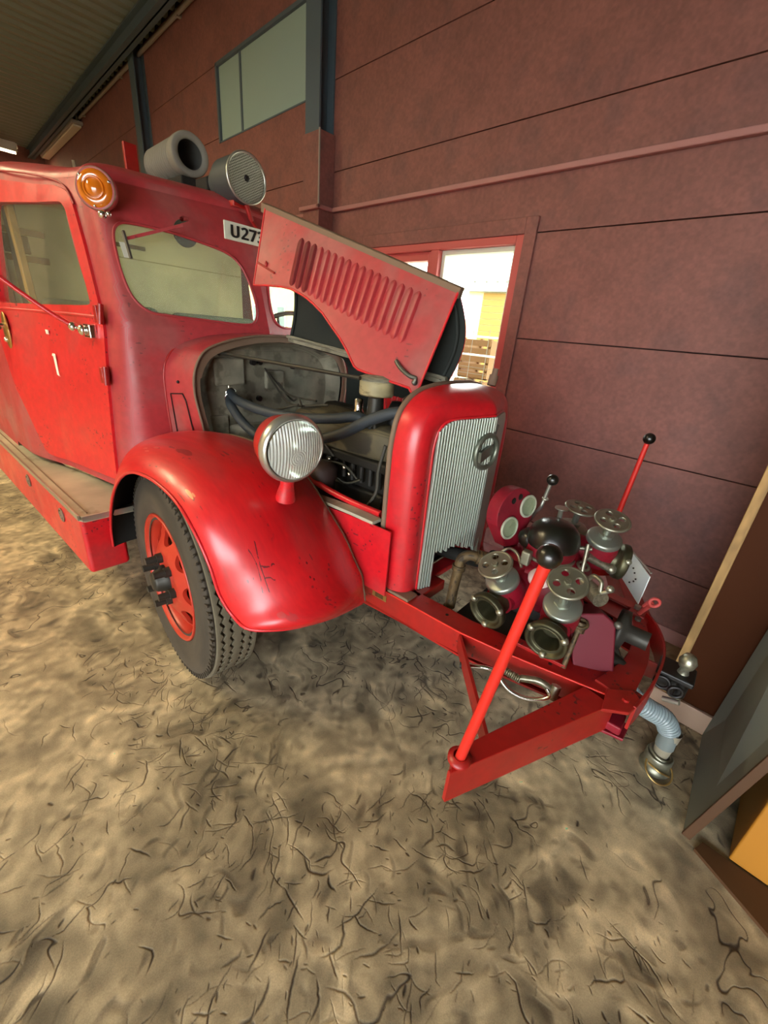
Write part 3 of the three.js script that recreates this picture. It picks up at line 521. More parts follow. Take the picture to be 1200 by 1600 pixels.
{ // registration plate
  const pl = part('licence_plate', [box(-2.098, -2.09, 1.836, 1.912, -1.563, -1.237, 0.004)], std({ color: 0xd6d8c4, roughness: 0.5 }));
  const font = await new FontLoader().loadAsync('fonts/droid/droid_sans_bold.typeface.json');
  const t = new TextGeometry('U273', { font, size: 0.05, depth: 0.003, curveSegments: 6 }); t.computeBoundingBox();
  t.scale(1.18, 1, 1); t.rotateY(Math.PI / 2); t.translate(-2.089, 1.849, -1.262);
  kid(pl, 'lettering', t, M.black);
}
{ // amber lamp on the corner of the roof
  const n = V3(0.72, 0.05, 0.69).normalize(), o = V3(-2.245, 1.925, -0.778);
  const a = part('amber_lamp', lathe([[0, -0.02], [0.07, -0.02], [0.076, 0.0], [0.076, 0.014], [0.068, 0.02], [0.0, 0.012]], o, n), M.redDusty);
  kid(a, 'lens', [lathe([[0.068, 0.016], [0.06, 0.028], [0.045, 0.034], [0.043, 0.028], [0.028, 0.03], [0.026, 0.036], [0.01, 0.04], [0, 0.04]], o, n), torus(o.clone().addScaledVector(n, 0.03), n, 0.036, 0.004)], phys({ color: 0xd0700f, roughness: 0.12, clearcoat: 1, clearcoatRoughness: 0.05 }));
  kid(a, 'ring', torus(o.clone().addScaledVector(n, 0.014), n, 0.071, 0.004), M.worn);
  kids(a, 'screw', [0.4, 2.5, 4.6].map((k) => { const e1 = V3(0, 1, 0).cross(n).normalize(), e2 = n.clone().cross(e1); return ball(o.clone().addScaledVector(n, 0.024).addScaledVector(e1, 0.062 * Math.cos(k)).addScaledVector(e2, 0.062 * Math.sin(k)), 0.006); }), M.chrome);
  kid(a, 'foot', [ball([-2.195, 1.835, -0.765], 0.016), ball([-2.185, 1.84, -0.785], 0.010)], M.chrome);
}
{ // grey siren lamp with mesh face on the roof
  const o = V3(-2.14, 2.113, -1.40), n = V3(1, -0.02, 0.06).normalize();
  const s = part('siren', lathe([[0.0, -0.30], [0.055, -0.295], [0.075, -0.24], [0.078, -0.2], [0.098, -0.17], [0.100, -0.02], [0.104, -0.005], [0.102, 0.0], [0.096, 0.0]], o, n, 48), std({ color: 0x41484a, roughness: 0.55, metalness: 0.2, side: THREE.DoubleSide }));
  kid(s, 'face', lathe([[0, -0.006], [0.096, -0.006]], o, n, 48), std({ color: 0x6f7268, roughness: 0.6, metalness: 0.4 }));
  const e1 = V3(0, 1, 0).cross(n).normalize(), e2 = n.clone().cross(e1), wires = [];
  for (let k = -10; k <= 10; k++) { const q = k * 0.009, h = Math.sqrt(Math.max(0, 0.0092 - q * q)); if (h < 0.01) continue; for (const [a, b] of [[0.87, 0.5], [-0.5, 0.87]]) { const c = o.clone().addScaledVector(e1, -b * q).addScaledVector(e2, a * q); const d = e1.clone().multiplyScalar(a).addScaledVector(e2, b); wires.push(bar(c.clone().addScaledVector(d, -h), c.clone().addScaledVector(d, h), 0.0022, 0.0022, 5)); } }
  kid(s, 'mesh_guard', wires, M.alu); kid(s, 'ring', torus(o, n, 0.099, 0.006), M.alu); kid(s, 'hub', ball(o, 0.014, 0.5, 1, 1), M.black);
  kid(s, 'bracket', [bar([-2.19, 2.03, -1.42], [-2.2, 1.95, -1.46], 0.012), bar([-2.2, 1.95, -1.46], [-2.15, 1.90, -1.47], 0.014), box(-2.3, -2.2, 2.0, 2.03, -1.44, -1.36, 0.005)], M.redArm);
  kid(s, 'motor', [lathe([[0, -0.36], [0.05, -0.36], [0.055, -0.28], [0, -0.28]], o, n), box(-2.52, -2.4, 2.06, 2.14, -1.43, -1.34, 0.01)], M.matteBlack);
}
{ // ribbed rubber suction hose end
  const o = V3(-2.62, 2.265, -1.38), n = V3(1, -0.02, 0.1).normalize(), prof = [[0.064, -0.02], [0.066, 0.006], [0.092, 0.006], [0.098, -0.005], [0.098, -0.05], [0.086, -0.056]];
  for (let k = 0; k < 14; k++) { const h = -0.07 - k * 0.028; prof.push([0.094, h], [0.095, h - 0.010], [0.082, h - 0.016], [0.082, h - 0.022]); }
  const h = thing('suction_hose', 0, 0, 0, 'ribbed grey rubber suction hose lying on the cab roof behind the round siren', 'hose');
  h.position.copy(truck.position); h.rotation.y = truck.rotation.y;
  const g = lathe(prof, o, n, 40); g.translate(-BASE.x, 0, -BASE.z); kid(h, 'ribbed_hose', g, std({ color: 0x77756a, roughness: 0.75, side: THREE.DoubleSide }));
  const g2 = lathe([[0, -0.12], [0.064, -0.12], [0.064, -0.01]], o, n, 40); g2.translate(-BASE.x, 0, -BASE.z); kid(h, 'inside', g2, std({ color: 0x3c3d39, roughness: 0.8, side: THREE.DoubleSide }));
  part('roof_post', [box(-3.14, -3.115, 2.10, 2.36, -1.32, -1.25, 0.004), box(-3.14, -3.10, 2.08, 2.11, -1.35, -1.22, 0.004)], M.redArm);
  part('hose_saddle', [box(-2.95, -2.62, 2.10, 2.166, -1.44, -1.32, 0.01)], M.matteBlack);
}
// rain-gutter line above the door
part('roof_gutter', tube([[-4.6, 2.035], [-3.6, 2.035], [-3.0, 2.035], [-2.66, 2.03], [-2.52, 1.99], [-2.44, 1.89]].map(([x, y]) => side(x, y).add(V3(0, 0, 0.008))), 0.004, 60, 8), M.redDusty);
// ---------- running board ----------
{
  const inner = (x) => lerpTab(PLAN, x) - 0.03;
  const poly = [[-2.06, -0.452], [-2.06, -0.72]]; for (const x of [-2.3, -2.6, -2.8, -3.0, -3.15, -3.6, -4.7]) poly.push([x, inner(x)]); poly.push([-4.7, -0.44], [-2.09, -0.437]);
  const b = part('running_board', prism(poly, 0.605, 0.632, 0.004), M.boardTop);
  b.userData.label = 'grey worn running board with red box below';
  kid(b, 'edge_trim', [flatBar([-2.07, 0.628, -0.434], [-4.7, 0.628, -0.434], 0.024, 0.008), flatBar([-2.052, 0.628, -0.44], [-2.052, 0.628, -0.7], 0.024, 0.008)], M.alu);
  kid(b, 'tread_strip', flatBar([-2.1, 0.634, -0.475], [-4.7, 0.634, -0.475], 0.003, 0.006), M.worn);
  const face = new RoundedBoxGeometry(2.6, 0.30, 0.045, 2, 0.012); const p = face.attributes.position;
  kid(b, 'tool_box', [box(-4.7, -2.115, 0.312, 0.612, -0.62, -0.445, 0.02)], M.red); void face; void p;
  for (const [x, y] of [[-2.42, 0.52], [-3.05, 0.52]]) kid(b, 'latch', [torus([x, y, -0.442], [0, 0, 1], 0.032, 0.005, 32, 8), torus([x, y, -0.44], [0, 0, 1], 0.016, 0.004, 24, 8), ball([x, y, -0.442], 0.010)], M.worn);
}
// ---------- front fenders ----------
const FEND = [ // [lip x,y,z], [inner x,y,z], bulge
  [[-2.09, .44, -.55], [-2.10, .44, -.72], .02], [[-2.075, .54, -.55], [-2.12, .56, -.74], .035], [[-1.94, .737, -.54], [-2.14, .78, -.77], .06], [[-1.80, .863, -.535], [-2.12, .905, -.80], .075],
  [[-1.655, .939, -.53], [-2.0, .965, -.93], .085], [[-1.535, .966, -.53], [-1.75, 1.01, -.98], .09], [[-1.40, .97, -.53], [-1.52, 1.02, -.99], .09], [[-1.27, .944, -.53], [-1.33, 1.0, -1.0], .10],
  [[-1.165, .875, -.53], [-1.196, .955, -1.0], .12], [[-1.10, .782, -.535], [-1.12, .885, -1.01], .14], [[-1.072, .683, -.545], [-1.04, .82, -1.01], .16], [[-1.03, .622, -.56], [-.98, .765, -1.01], .165],
  [[-.967, .603, -.57], [-.93, .69, -1.015], .15], [[-.9, .598, -.64], [-.895, .64, -1.02], .11], [[-.862, .588, -.74], [-.885, .595, -1.02], .06], [[-.855, .567, -.85], [-.877, .567, -1.02], .03], [[-.868, .54, -1.0], [-.87, .54, -1.02], 0.005]];
const fl = new THREE.CatmullRomCurve3(FEND.map((f) => V3(...f[0]))), fi = new THREE.CatmullRomCurve3(FEND.map((f) => V3(...f[1])));
const WHEEL = V3(-1.623, 0.455, -0.69);
function fenderPoint(u, v, off = 0) {
  const L = fl.getPoint(u), I = fi.getPoint(u), k = u * (FEND.length - 1), i = Math.min(FEND.length - 2, Math.floor(k)), h = mix(FEND[i][2], FEND[i + 1][2], k - i);
  const m = L.clone().add(I).multiplyScalar(0.5), n = V3(m.x - WHEEL.x, m.y - WHEEL.y + 0.06, 0).normalize(), w = L.clone().sub(I);
  const c1 = I.clone().addScaledVector(w, 0.36).addScaledVector(n, h * 1.0), c2 = L.clone().addScaledVector(w, -0.10).addScaledVector(n, h * 1.05);
  const a = 1 - v; const p = I.multiplyScalar(a * a * a).addScaledVector(c1, 3 * a * a * v).addScaledVector(c2, 3 * a * v * v).addScaledVector(L, v * v * v);
  if (off) p.addScaledVector(n, -off * Math.sin(v * Math.PI * 0.5 + 0.3));
  return p;
}
const fenderGeo = surf(110, 36, (u, v) => fenderPoint(u, v));
const linerGeo = surf(60, 16, (u, v) => fenderPoint(u, v * 0.985, 0.012));
const lipGeo = new THREE.TubeGeometry(fl, 120, 0.0065, 8, false);
{
  T.fender = tex(1024, 1024, (u, v, o) => {
    const a = smooth(0.45, 0.75, fbm(u, v, 5, 6, 1)) * 0.45, f = 0.95 + 0.1 * fbm(u, v, 48, 3, 2);
    const sp = smooth(0.88, 0.9, vnoise(u * 110, v * 60, 128, 1)) * smooth(0.62, 0.75, vnoise(u * 9, v * 9, 9, 2)) * 0.4;
    const B = [206, 22, 30], D = [168, 70, 62]; for (let k = 0; k < 3; k++) o[k] = mix(mix(B[k], D[k], a) * f, 40, sp);
    for (const [x0, y0, x1, y1, w] of CRACKS) { const dx = x1 - x0, dy = y1 - y0; let t = ((u - x0) * dx + (v - y0) * dy) / (dx * dx + dy * dy); t = Math.max(0, Math.min(1, t)); const j = (vnoise(u * 64, v * 64, 64, 3) - 0.5) * 0.006; const d = Math.hypot(u - x0 - t * dx + j, v - y0 - t * dy + j); if (d < w) { o[0] = mix(o[0], 70, 0.8); o[1] = mix(o[1], 12, 0.8); o[2] = mix(o[2], 14, 0.8); } }
    for (const [x, y, r, c] of CHIPS) { const d = Math.hypot((u - x) * 1.6, v - y) + (vnoise(u * 60, v * 60, 60, 0) - 0.5) * r * 0.9; if (d < r) for (let k = 0; k < 3; k++) o[k] = mix(o[k], c[k], 0.75); }
  });
  M.fender = phys({ map: T.fender, roughnessMap: T.roughA, roughness: 0.62, clearcoat: 0.45, clearcoatRoughness: 0.25, side: THREE.DoubleSide });
  const near = part('fender', fenderGeo, M.fender); near.userData.label = 'near front fender with cracked paint on its nose';
  kid(near, 'rolled_edge', lipGeo, M.red); kid(near, 'liner', linerGeo, M.matteBlack);
  kid(near, 'seam_bead', new THREE.TubeGeometry(new THREE.CatmullRomCurve3(fi.getPoints(80).slice(25)), 80, 0.005, 6, false), M.worn);
  const far = part('fender', mirror(fenderGeo), M.red); far.userData.label = 'far front fender beside the wall';
  kid(far, 'rolled_edge', mirror(lipGeo), M.red); kid(far, 'liner', mirror(linerGeo), M.matteBlack);
}
// ---------- wheels ----------
function makeWheel(name, steer, cz, sgn) {
  const c = V3(WHEEL.x, WHEEL.y, cz), n = V3(Math.sin(steer), 0, Math.cos(steer) * sgn).normalize();
  const R = 0.455, out = [[0.272, 0.085], [0.30, 0.098], [0.34, 0.107], [0.385, 0.108], [0.42, 0.100], [0.438, 0.088], [R - 0.012, 0.082]];
  const prof = out.map(([r, h]) => [r, h]); // tread with four zigzag grooves comes from its own mesh
  const w = part(name, lathe([[0.255, -0.085], ...out.map(([r, h]) => [r, -h]), ...prof.slice().reverse(), [0.255, 0.085]], c, n, 96), M.rubber);
  // tread band: rows of zigzag ribs
  const q = new THREE.Quaternion().setFromUnitVectors(V3(0, 1, 0), n), ribs = [], edges = [-0.083, -0.055, -0.022, 0.022, 0.055, 0.083];
  const N = 140, zig = (k) => 0.0055 * (k % 2 ? 1 : -1);
  for (let b = 0; b + 1 < edges.length; b++) {
    const z0 = edges[b], z1 = edges[b + 1], g = surf(N, 5, (u, v) => { const k = Math.round(u * N), a = u * Math.PI * 2, off0 = b ? zig(k) : 0, off1 = b + 2 < edges.length ? zig(k) : 0; const prof = [[R - 0.013, z0 + 0.0045 + off0], [R, z0 + 0.005 + off0], [R + 0.001, mix(z0, z1, 0.5)], [R + 0.001, mix(z0, z1, 0.6)], [R, z1 - 0.005 + off1], [R - 0.013, z1 - 0.0045 + off1]][Math.round(v * 5)]; return V3(prof[0] * Math.cos(a), prof[1], prof[0] * Math.sin(a)); });
    ribs.push(g);
  }
  const tr = join(ribs); flip(tr); tr.computeVertexNormals(); tr.applyQuaternion(q); tr.translate(c.x, c.y, c.z); uvBox(tr);
  kid(w, 'tread', tr, M.tyreTread);
  // shoulder blocks
  const blocks = []; for (let k = 0; k < 90; k++) { const a = k / 90 * Math.PI * 2; for (const s of [1]) { const g = new THREE.BoxGeometry(0.034, 0.006, 0.010); g.translate(0.432, 0.0935 * s, 0); g.rotateY(a); blocks.push(g); } }
  const sb = join(blocks); sb.applyQuaternion(q); sb.translate(c.x, c.y, c.z); kid(w, 'shoulder_blocks', sb, M.rubber);
  // pressed steel disc wheel with oval openings
  const pt = (r, a, h) => { const p = V3(r * Math.cos(a), h, r * Math.sin(a)).applyQuaternion(q); return p.add(c); };
  const rimg = lathe([[0.235, -0.07], [0.268, -0.085], [0.285, -0.098], [0.285, 0.094], [0.278, 0.10], [0.270, 0.094], [0.262, 0.08], [0.250, 0.07], [0.244, 0.03], [0.238, -0.06]], c, n, 80);
  const rim = kid(w, 'rim', rimg, M.redRim);
  const discH = (r) => r > 0.205 ? mix(0.045, 0.07, (0.244 - r) / 0.039) : r > 0.115 ? mix(0.07, 0.102, smooth(0.205, 0.12, r)) : 0.102;
  // the disc is built as eight sectors, each round a real opening
  const sect = [];
  const NH = 8; for (let k = 0; k < NH; k++) {
    const a0 = (k - 0.5) / NH * Math.PI * 2 + 0.12, a1 = a0 + Math.PI * 2 / NH, am = (a0 + a1) / 2;
    const hole = []; for (let i = 0; i < 40; i++) { const t = i / 40 * Math.PI * 2, cx = Math.cos(t), sy = Math.sin(t); hole.push([0.193 + 0.038 * Math.sign(cx) * Math.pow(Math.abs(cx), 0.8), am + 0.235 * Math.sign(sy) * Math.pow(Math.abs(sy), 0.9) * (1 + 0.15 * cx)]); }
    const outer = onRect(hole, 0.115, 0.244, a0, a1);
    sect.push(ring(outer, hole, 6, (r, a) => pt(r, a, discH(r))));
    sect.push(surf(40, 1, (u, v) => { const h = hole[Math.round(u * 40) % 40]; return pt(h[0], h[1], discH(h[0]) - v * 0.016); }));
  }
  sect.forEach((g) => uvBox(g));
  void rim; kid(w, 'disc', [...sect, lathe([[0, 0.102], [0.116, 0.102]], c, n, 48)], M.redRim);
  const hub = kid(w, 'hub', [lathe([[0.062, 0.09], [0.062, 0.112], [0.05, 0.12], [0.044, 0.145], [0.034, 0.158], [0, 0.16]], c, n, 32)], M.steelDark);
  for (let k = 0; k < 6; k++) { const a = k / 6 * Math.PI * 2 + 0.35; const b0 = pt(0.094, a, 0.098), b1 = pt(0.094, a, 0.124), b2 = pt(0.094, a, 0.165); void hub; kid(w, 'wheel_nut', [bar(b0, b1, 0.024, 0.023, 6), bar(b1, b2, 0.017, 0.016, 6)], M.steelDark); }
  kid(w, 'brake_drum', lathe([[0, -0.06], [0.17, -0.06], [0.19, -0.03], [0.19, 0.02], [0.1, 0.03]], c, n, 40), M.matteBlack);
  return w;
}
M.redRim = phys({ color: 0xb5301e, roughness: 0.42, clearcoat: 0.3, clearcoatRoughness: 0.3, side: THREE.DoubleSide });
M.steelDark = std({ color: 0x3b3a34, roughness: 0.5, metalness: 0.5 });
makeWheel('wheel', rad(-6), -0.70, 1);
makeWheel('wheel', rad(-6), 2 * ZC + 0.70, -1);
// ---------- chassis below ----------
part('front_axle', [bar([-1.62, 0.43, -0.8], [-1.62, 0.36, -1.05], 0.04), box(-1.66, -1.58, 0.33, 0.42, -1.8, -1.0, 0.01), bar([-1.62, 0.36, -1.75], [-1.62, 0.43, -2.0], 0.04)], M.matteBlack);
for (const z of [-1.09, -1.71]) part('leaf_spring', [z].flatMap((z) => [0, 1, 2, 3].map((k) => tube([[-2.1 + k * 0.1, 0.50 - k * 0.012, z], [-1.62, 0.425 - k * 0.012, z], [-1.1 - k * 0.1, 0.50 - k * 0.012, z]], 0.012, 20, 6))), M.matteBlack);
part('splash_pan', [box(-2.6, -0.9, 0.49, 0.50, -1.72, -1.08, 0.002), box(-2.15, -1.25, 0.5, 0.92, -1.06, -1.045, 0.003)], M.matteBlack);
part('body_floor', box(-4.7, -3.4, 0.6, 0.65, -2.3, -0.62), M.matteBlack);
part('oil_pan', box(-1.6, -0.95, 0.38, 0.62, -1.55, -1.25, 0.05), M.matteBlack);
part('gearbox', box(-2.3, -1.6, 0.42, 0.7, -1.55, -1.25, 0.06), M.matteBlack);
// ---------- scuttle (fixed rear part of the bonnet) and bulkhead ----------
const half = (pts, n) => new THREE.CatmullRomCurve3(pts.map(([y, h]) => V3(0, y, h)), false, 'centripetal').getSpacedPoints(n);
const SEC_REAR = half([[0.60, 0.52], [0.9, 0.525], [1.15, 0.53], [1.28, 0.515], [1.36, 0.45], [1.41, 0.33], [1.435, 0.17], [1.442, 0.0]], 50);
const SEC_OPEN = half([[0.60, 0.43], [0.95, 0.44], [1.18, 0.475], [1.27, 0.465], [1.35, 0.415], [1.395, 0.31], [1.425, 0.16], [1.434, 0.0]], 50);
{
  const f = (u, v) => { const i = Math.round(u * 100), s = i <= 50 ? 1 : -1, k = i <= 50 ? i : 100 - i; const a = SEC_REAR[k], b = SEC_OPEN[k]; return V3(mix(-2.13, -1.89, v), mix(a.y, b.y, v), ZC + s * (mix(a.z, b.z, v))); };
  const g = surf(100, 10, f); uvBox(g);
  const s = part('scuttle', g, M.redDusty); s.userData.label = 'red scuttle between the cab and the open bonnet';
  const edge = []; for (let i = 0; i <= 100; i++) edge.push(f(i / 100, 1));
  const inset = (p, d) => V3(p.x - 0.004, p.y - d * (p.y > 1.25 ? 1 : 0.2), p.z + (p.z > ZC ? -d : d) * Math.min(1, Math.abs(p.z - ZC) / 0.2));
  const flange = surf(100, 2, (u, v) => inset(edge[Math.round(u * 100)], v * 0.03)); uvBox(flange);
  kid(s, 'opening_flange', [flange, new THREE.TubeGeometry(new THREE.CatmullRomCurve3(edge), 120, 0.006, 6)], M.worn);
  const rear = []; for (let i = 0; i <= 100; i++) rear.push(f(i / 100, 0.18));
  kid(s, 'cab_seam', new THREE.TubeGeometry(new THREE.CatmullRomCurve3(rear), 120, 0.006, 6), M.redArm);
  // small access flap on its side
  const fp = (x, y) => { const v = (x + 2.13) / 0.24; let best = 0, bd = 9; for (let i = 0; i <= 50; i++) { const yy = mix(SEC_REAR[i].y, SEC_OPEN[i].y, v); if (Math.abs(yy - y) < bd) { bd = Math.abs(yy - y); best = i; } } return V3(x, y, ZC + mix(SEC_REAR[best].z, SEC_OPEN[best].z, v) + 0.003); };
  kid(s, 'flap_seam', [[-2.05, 1.15, -1.97, 1.16], [-1.97, 1.16, -1.955, 1.13], [-1.955, 1.13, -1.95, 0.94], [-2.05, 1.15, -2.05, 0.94]].map(([a, b, c, d]) => bar(fp(a, b), fp(c, d), 0.003, 0.003, 6)), M.groove);
  kid(s, 'flap_stud', ball(fp(-1.99, 1.21), 0.007), M.black);
  // bulkhead
  const dk = surf(60, 4, (u, v) => { const p = f(0.5 + 0.5 * u, mix(0.1, 0.97, v)); return V3(p.x, p.y - 0.012, p.z + 0.014); }); uvBox(dk); kid(s, 'inner_lining', dk, M.hoodInside);
  const bh = surf(100, 12, (u, v) => { const e = edge[Math.round(u * 100)]; return V3(mix(e.x - 0.02, -1.97, Math.min(1, v * 6)) + 0.02 * Math.sin(v * 9) * (v > 0.3 ? 0.3 : 0), mix(e.y - 0.02 * (e.y > 1.2 ? 1 : 0), 1.0, v * v * 0.6 + v * 0.4), mix(ZC + (e.z - ZC) * 0.94, ZC, v)); }); uvBox(bh);
  const b = part('bulkhead', [bh, box(-1.99, -1.965, 0.6, 1.36, -1.82, -0.98, 0.01)], M.grime);
  kids(b, 'pressed_panel', [box(-1.968, -1.945, 1.19, 1.32, -1.22, -1.06, 0.02), box(-1.968, -1.95, 0.70, 1.05, -1.12, -0.99, 0.02)], M.grime);
  kid(b, 'cover_plate', box(-1.968, -1.94, 1.16, 1.26, -1.46, -1.34, 0.015), M.grime);
  kid(b, 'toe_board', prism([[-1.96, -1.12], [-1.96, -1.75], [-1.72, -1.65], [-1.72, -1.2]], 0.86, 1.0, 0.02), M.grime);
  kids(b, 'grommet', [[1.13, -1.16], [1.12, -1.3], [1.28, -1.52], [0.92, -1.08], [1.3, -1.27], [1.302, -1.31]].map(([y, z]) => bar([-1.96, y, z], [-1.942, y, z], 0.014, 0.014, 12)), M.black);
}
// ---------- raised bonnet half ----------
{
  const U1 = V3(-1.845, 1.946, -1.297), e1 = V3(0.9508, -0.2944, -0.0959).normalize(), e2 = V3(0.2367, 0.8908, -0.388).normalize(), nn = e1.clone().cross(e2).normalize();
  const P2 = (a, b, h = 0) => U1.clone().addScaledVector(e1, a).addScaledVector(e2, b).addScaledVector(nn, h);
  const out = [[0, 0], [1.022, 0], [1.079, -.361], [1.06, -.37], [1.042, -.36], [.93, -.378], [.812, -.394], [.79, -.390], [.765, -.376], [.729, -.354], [.67, -.325], [.612, -.303], [.54, -.274], [.472, -.257], [.43, -.25], [.389, -.247], [.33, -.247], [.277, -.257], [.20, -.28], [.13, -.305]];
  const sh = new THREE.Shape(out.map(([a, b]) => new THREE.Vector2(a, b)));
  const g = new THREE.ExtrudeGeometry(sh, { depth: 0.004, bevelEnabled: true, bevelThickness: 0.002, bevelSize: 0.002, bevelSegments: 1 });
  const mat4 = new THREE.Matrix4().makeBasis(e1, e2, nn).setPosition(U1); g.applyMatrix4(mat4); uvBox(g);
  const h = part('bonnet_side', g, M.redDusty); h.userData.label = 'louvred side panel of the raised bonnet';
  const folded = out.map(([a, b]) => P2(a, b, 0.004)); const rim = new THREE.CurvePath();
  kid(h, 'folded_edge', [...folded.map((p, i) => bar(p, folded[(i + 1) % folded.length], 0.005, 0.005, 6))].slice(1), M.red); void rim;
  for (let i = 0; i < 17; i++) {                            // pressed louvres
    const t = i / 16, a0 = 0.268 + i * 0.0385, top = P2(a0, -0.05, 0.006), bot = P2(a0 + mix(0.06, 0.034, t), -0.236 - 0.004 * Math.sin(t * 3), 0.006);
    const d = bot.clone().sub(top), L = d.length(); d.normalize(); const s = d.clone().cross(nn).normalize();
    const gl = surf(20, 12, (u, v) => { const q = Math.pow(Math.abs(2 * u - 1), 7), r = Math.sqrt(Math.max(0, 1 - q)); const w = mix(-0.0165, 0.0165, v); const hgt = 0.011 * r * (v < 0.8 ? Math.sin(v / 0.8 * Math.PI / 2) : 1 - smooth(0.8, 1, v)); return top.clone().addScaledVector(d, u * L).addScaledVector(s, -w * Math.max(0.25, Math.min(1, r + 0.1))).addScaledVector(nn, hgt); }); uvBox(gl);
    kid(h, 'louvre', gl, i < 3 ? M.louvreWorn : M.redDusty);
  }
  kid(h, 'handle', [tube([P2(0.945, -0.30, 0.012), P2(0.98, -0.315, 0.022), P2(1.03, -0.325, 0.022), P2(1.055, -0.322, 0.02), P2(1.056, -0.34, 0.018)], 0.008, 20, 8), ball(P2(1.056, -0.335, 0.014), 0.011)], M.steel);
  kid(h, 'latch_rod', [bar(P2(0.10, -0.215, 0.01), P2(0.215, -0.222, 0.01), 0.004, 0.004, 8), ball(P2(0.15, -0.205, 0.01), 0.010, 0.6, 1.2, 0.6)], M.redArm);
  // hinge strip along the upper edge
  kid(h, 'hinge_strip', [flatBar(P2(-0.025, 0.002, -0.006), P2(1.03, 0.002, -0.006), 0.036, 0.03, [0.2, 0.9, 0.1])], M.worn);
  // top half, seen from inside: nearly upright above the centre hinge
  const C1 = V3(-1.835, 1.425, -1.41), C2 = V3(-0.87, 1.345, -1.40), A1 = P2(0, 0, -0.01), A2 = P2(1.022, 0, -0.01);
  const tg = surf(30, 20, (u, v) => { const c = C1.clone().lerp(C2, u), a = A1.clone().lerp(A2, u), p = c.lerp(a, v); const w = mix(0.10, 0.035, u); p.z -= Math.sin(v * Math.PI) * w * 0.8; p.x += Math.sin(v * Math.PI) * mix(0.0, 0.03, u); return p; }); uvBox(tg);
  const tp = part('bonnet_top', tg, M.hoodInside); tp.userData.label = 'dark underside of the raised bonnet top';
  const tg2 = tg.clone(); tg2.translate(0.0, 0.0, -0.006); kid(tp, 'outer_skin', tg2, M.red);
  kid(tp, 'centre_hinge', [flatBar(C1, C2, 0.024, 0.02), bar(C1.clone().add(V3(0, 0.012, 0.012)), C2.clone().add(V3(0, 0.012, 0.012)), 0.008)], M.grime);
  kids(tp, 'stiffener', [0.02, 0.97].map((u) => { const pts = []; for (let k = 0; k <= 10; k++) { const v = k / 10, c = C1.clone().lerp(C2, u), a = A1.clone().lerp(A2, u), p = c.lerp(a, v); p.z -= Math.sin(v * Math.PI) * mix(0.10, 0.035, u) * 0.8 - 0.006; p.x += Math.sin(v * Math.PI) * mix(0, 0.03, u); pts.push(p); } return new THREE.TubeGeometry(new THREE.CatmullRomCurve3(pts), 20, 0.008, 6); }), M.hoodInside);
  // the other half is shut; its side has slots that let daylight through
  const zfar = (u) => 2 * ZC - mix(-0.955, -1.07, u);
  const topShut = surf(24, 16, (u, v) => { const a = v * Math.PI / 2, c = C1.clone().lerp(C2, u); const zz = mix(c.z, zfar(u), Math.sin(a)), yy = mix(mix(1.24, 1.22, u), c.y - 0.005, Math.pow(Math.cos(a), 0.7)); return V3(c.x, yy, zz); }); uvBox(topShut);
  const inner = topShut.clone(); inner.scale(1, 0.993, 1); inner.translate(0, 0, 0.008); const fh = part('bonnet_far_half', topShut, M.red); kid(fh, 'inner_skin', inner, M.hoodInside); fh.userData.label = 'shut far half of the bonnet';
  const slats = []; for (let i = 0; i < 18; i++) { const x = -1.61 + i * 0.04, z = zfar((x + 1.85) / 0.98); slats.push(box(x, x + 0.024, 0.98, 1.19, z - 0.01, z + 0.004, 0.003)); }
  kids(fh, 'slat', slats, M.red); kid(fh, 'louvred_side', [flatBar([-1.85, 1.215, zfar(0)], [-0.87, 1.205, zfar(1)], 0.05, 0.006), flatBar([-1.85, 0.9, zfar(0)], [-0.87, 0.9, zfar(1)], 0.17, 0.006), flatBar([-1.85, 1.1, zfar(0)], [-1.62, 1.1, zfar(0.22)], 0.25, 0.006)], M.hoodInside);
}
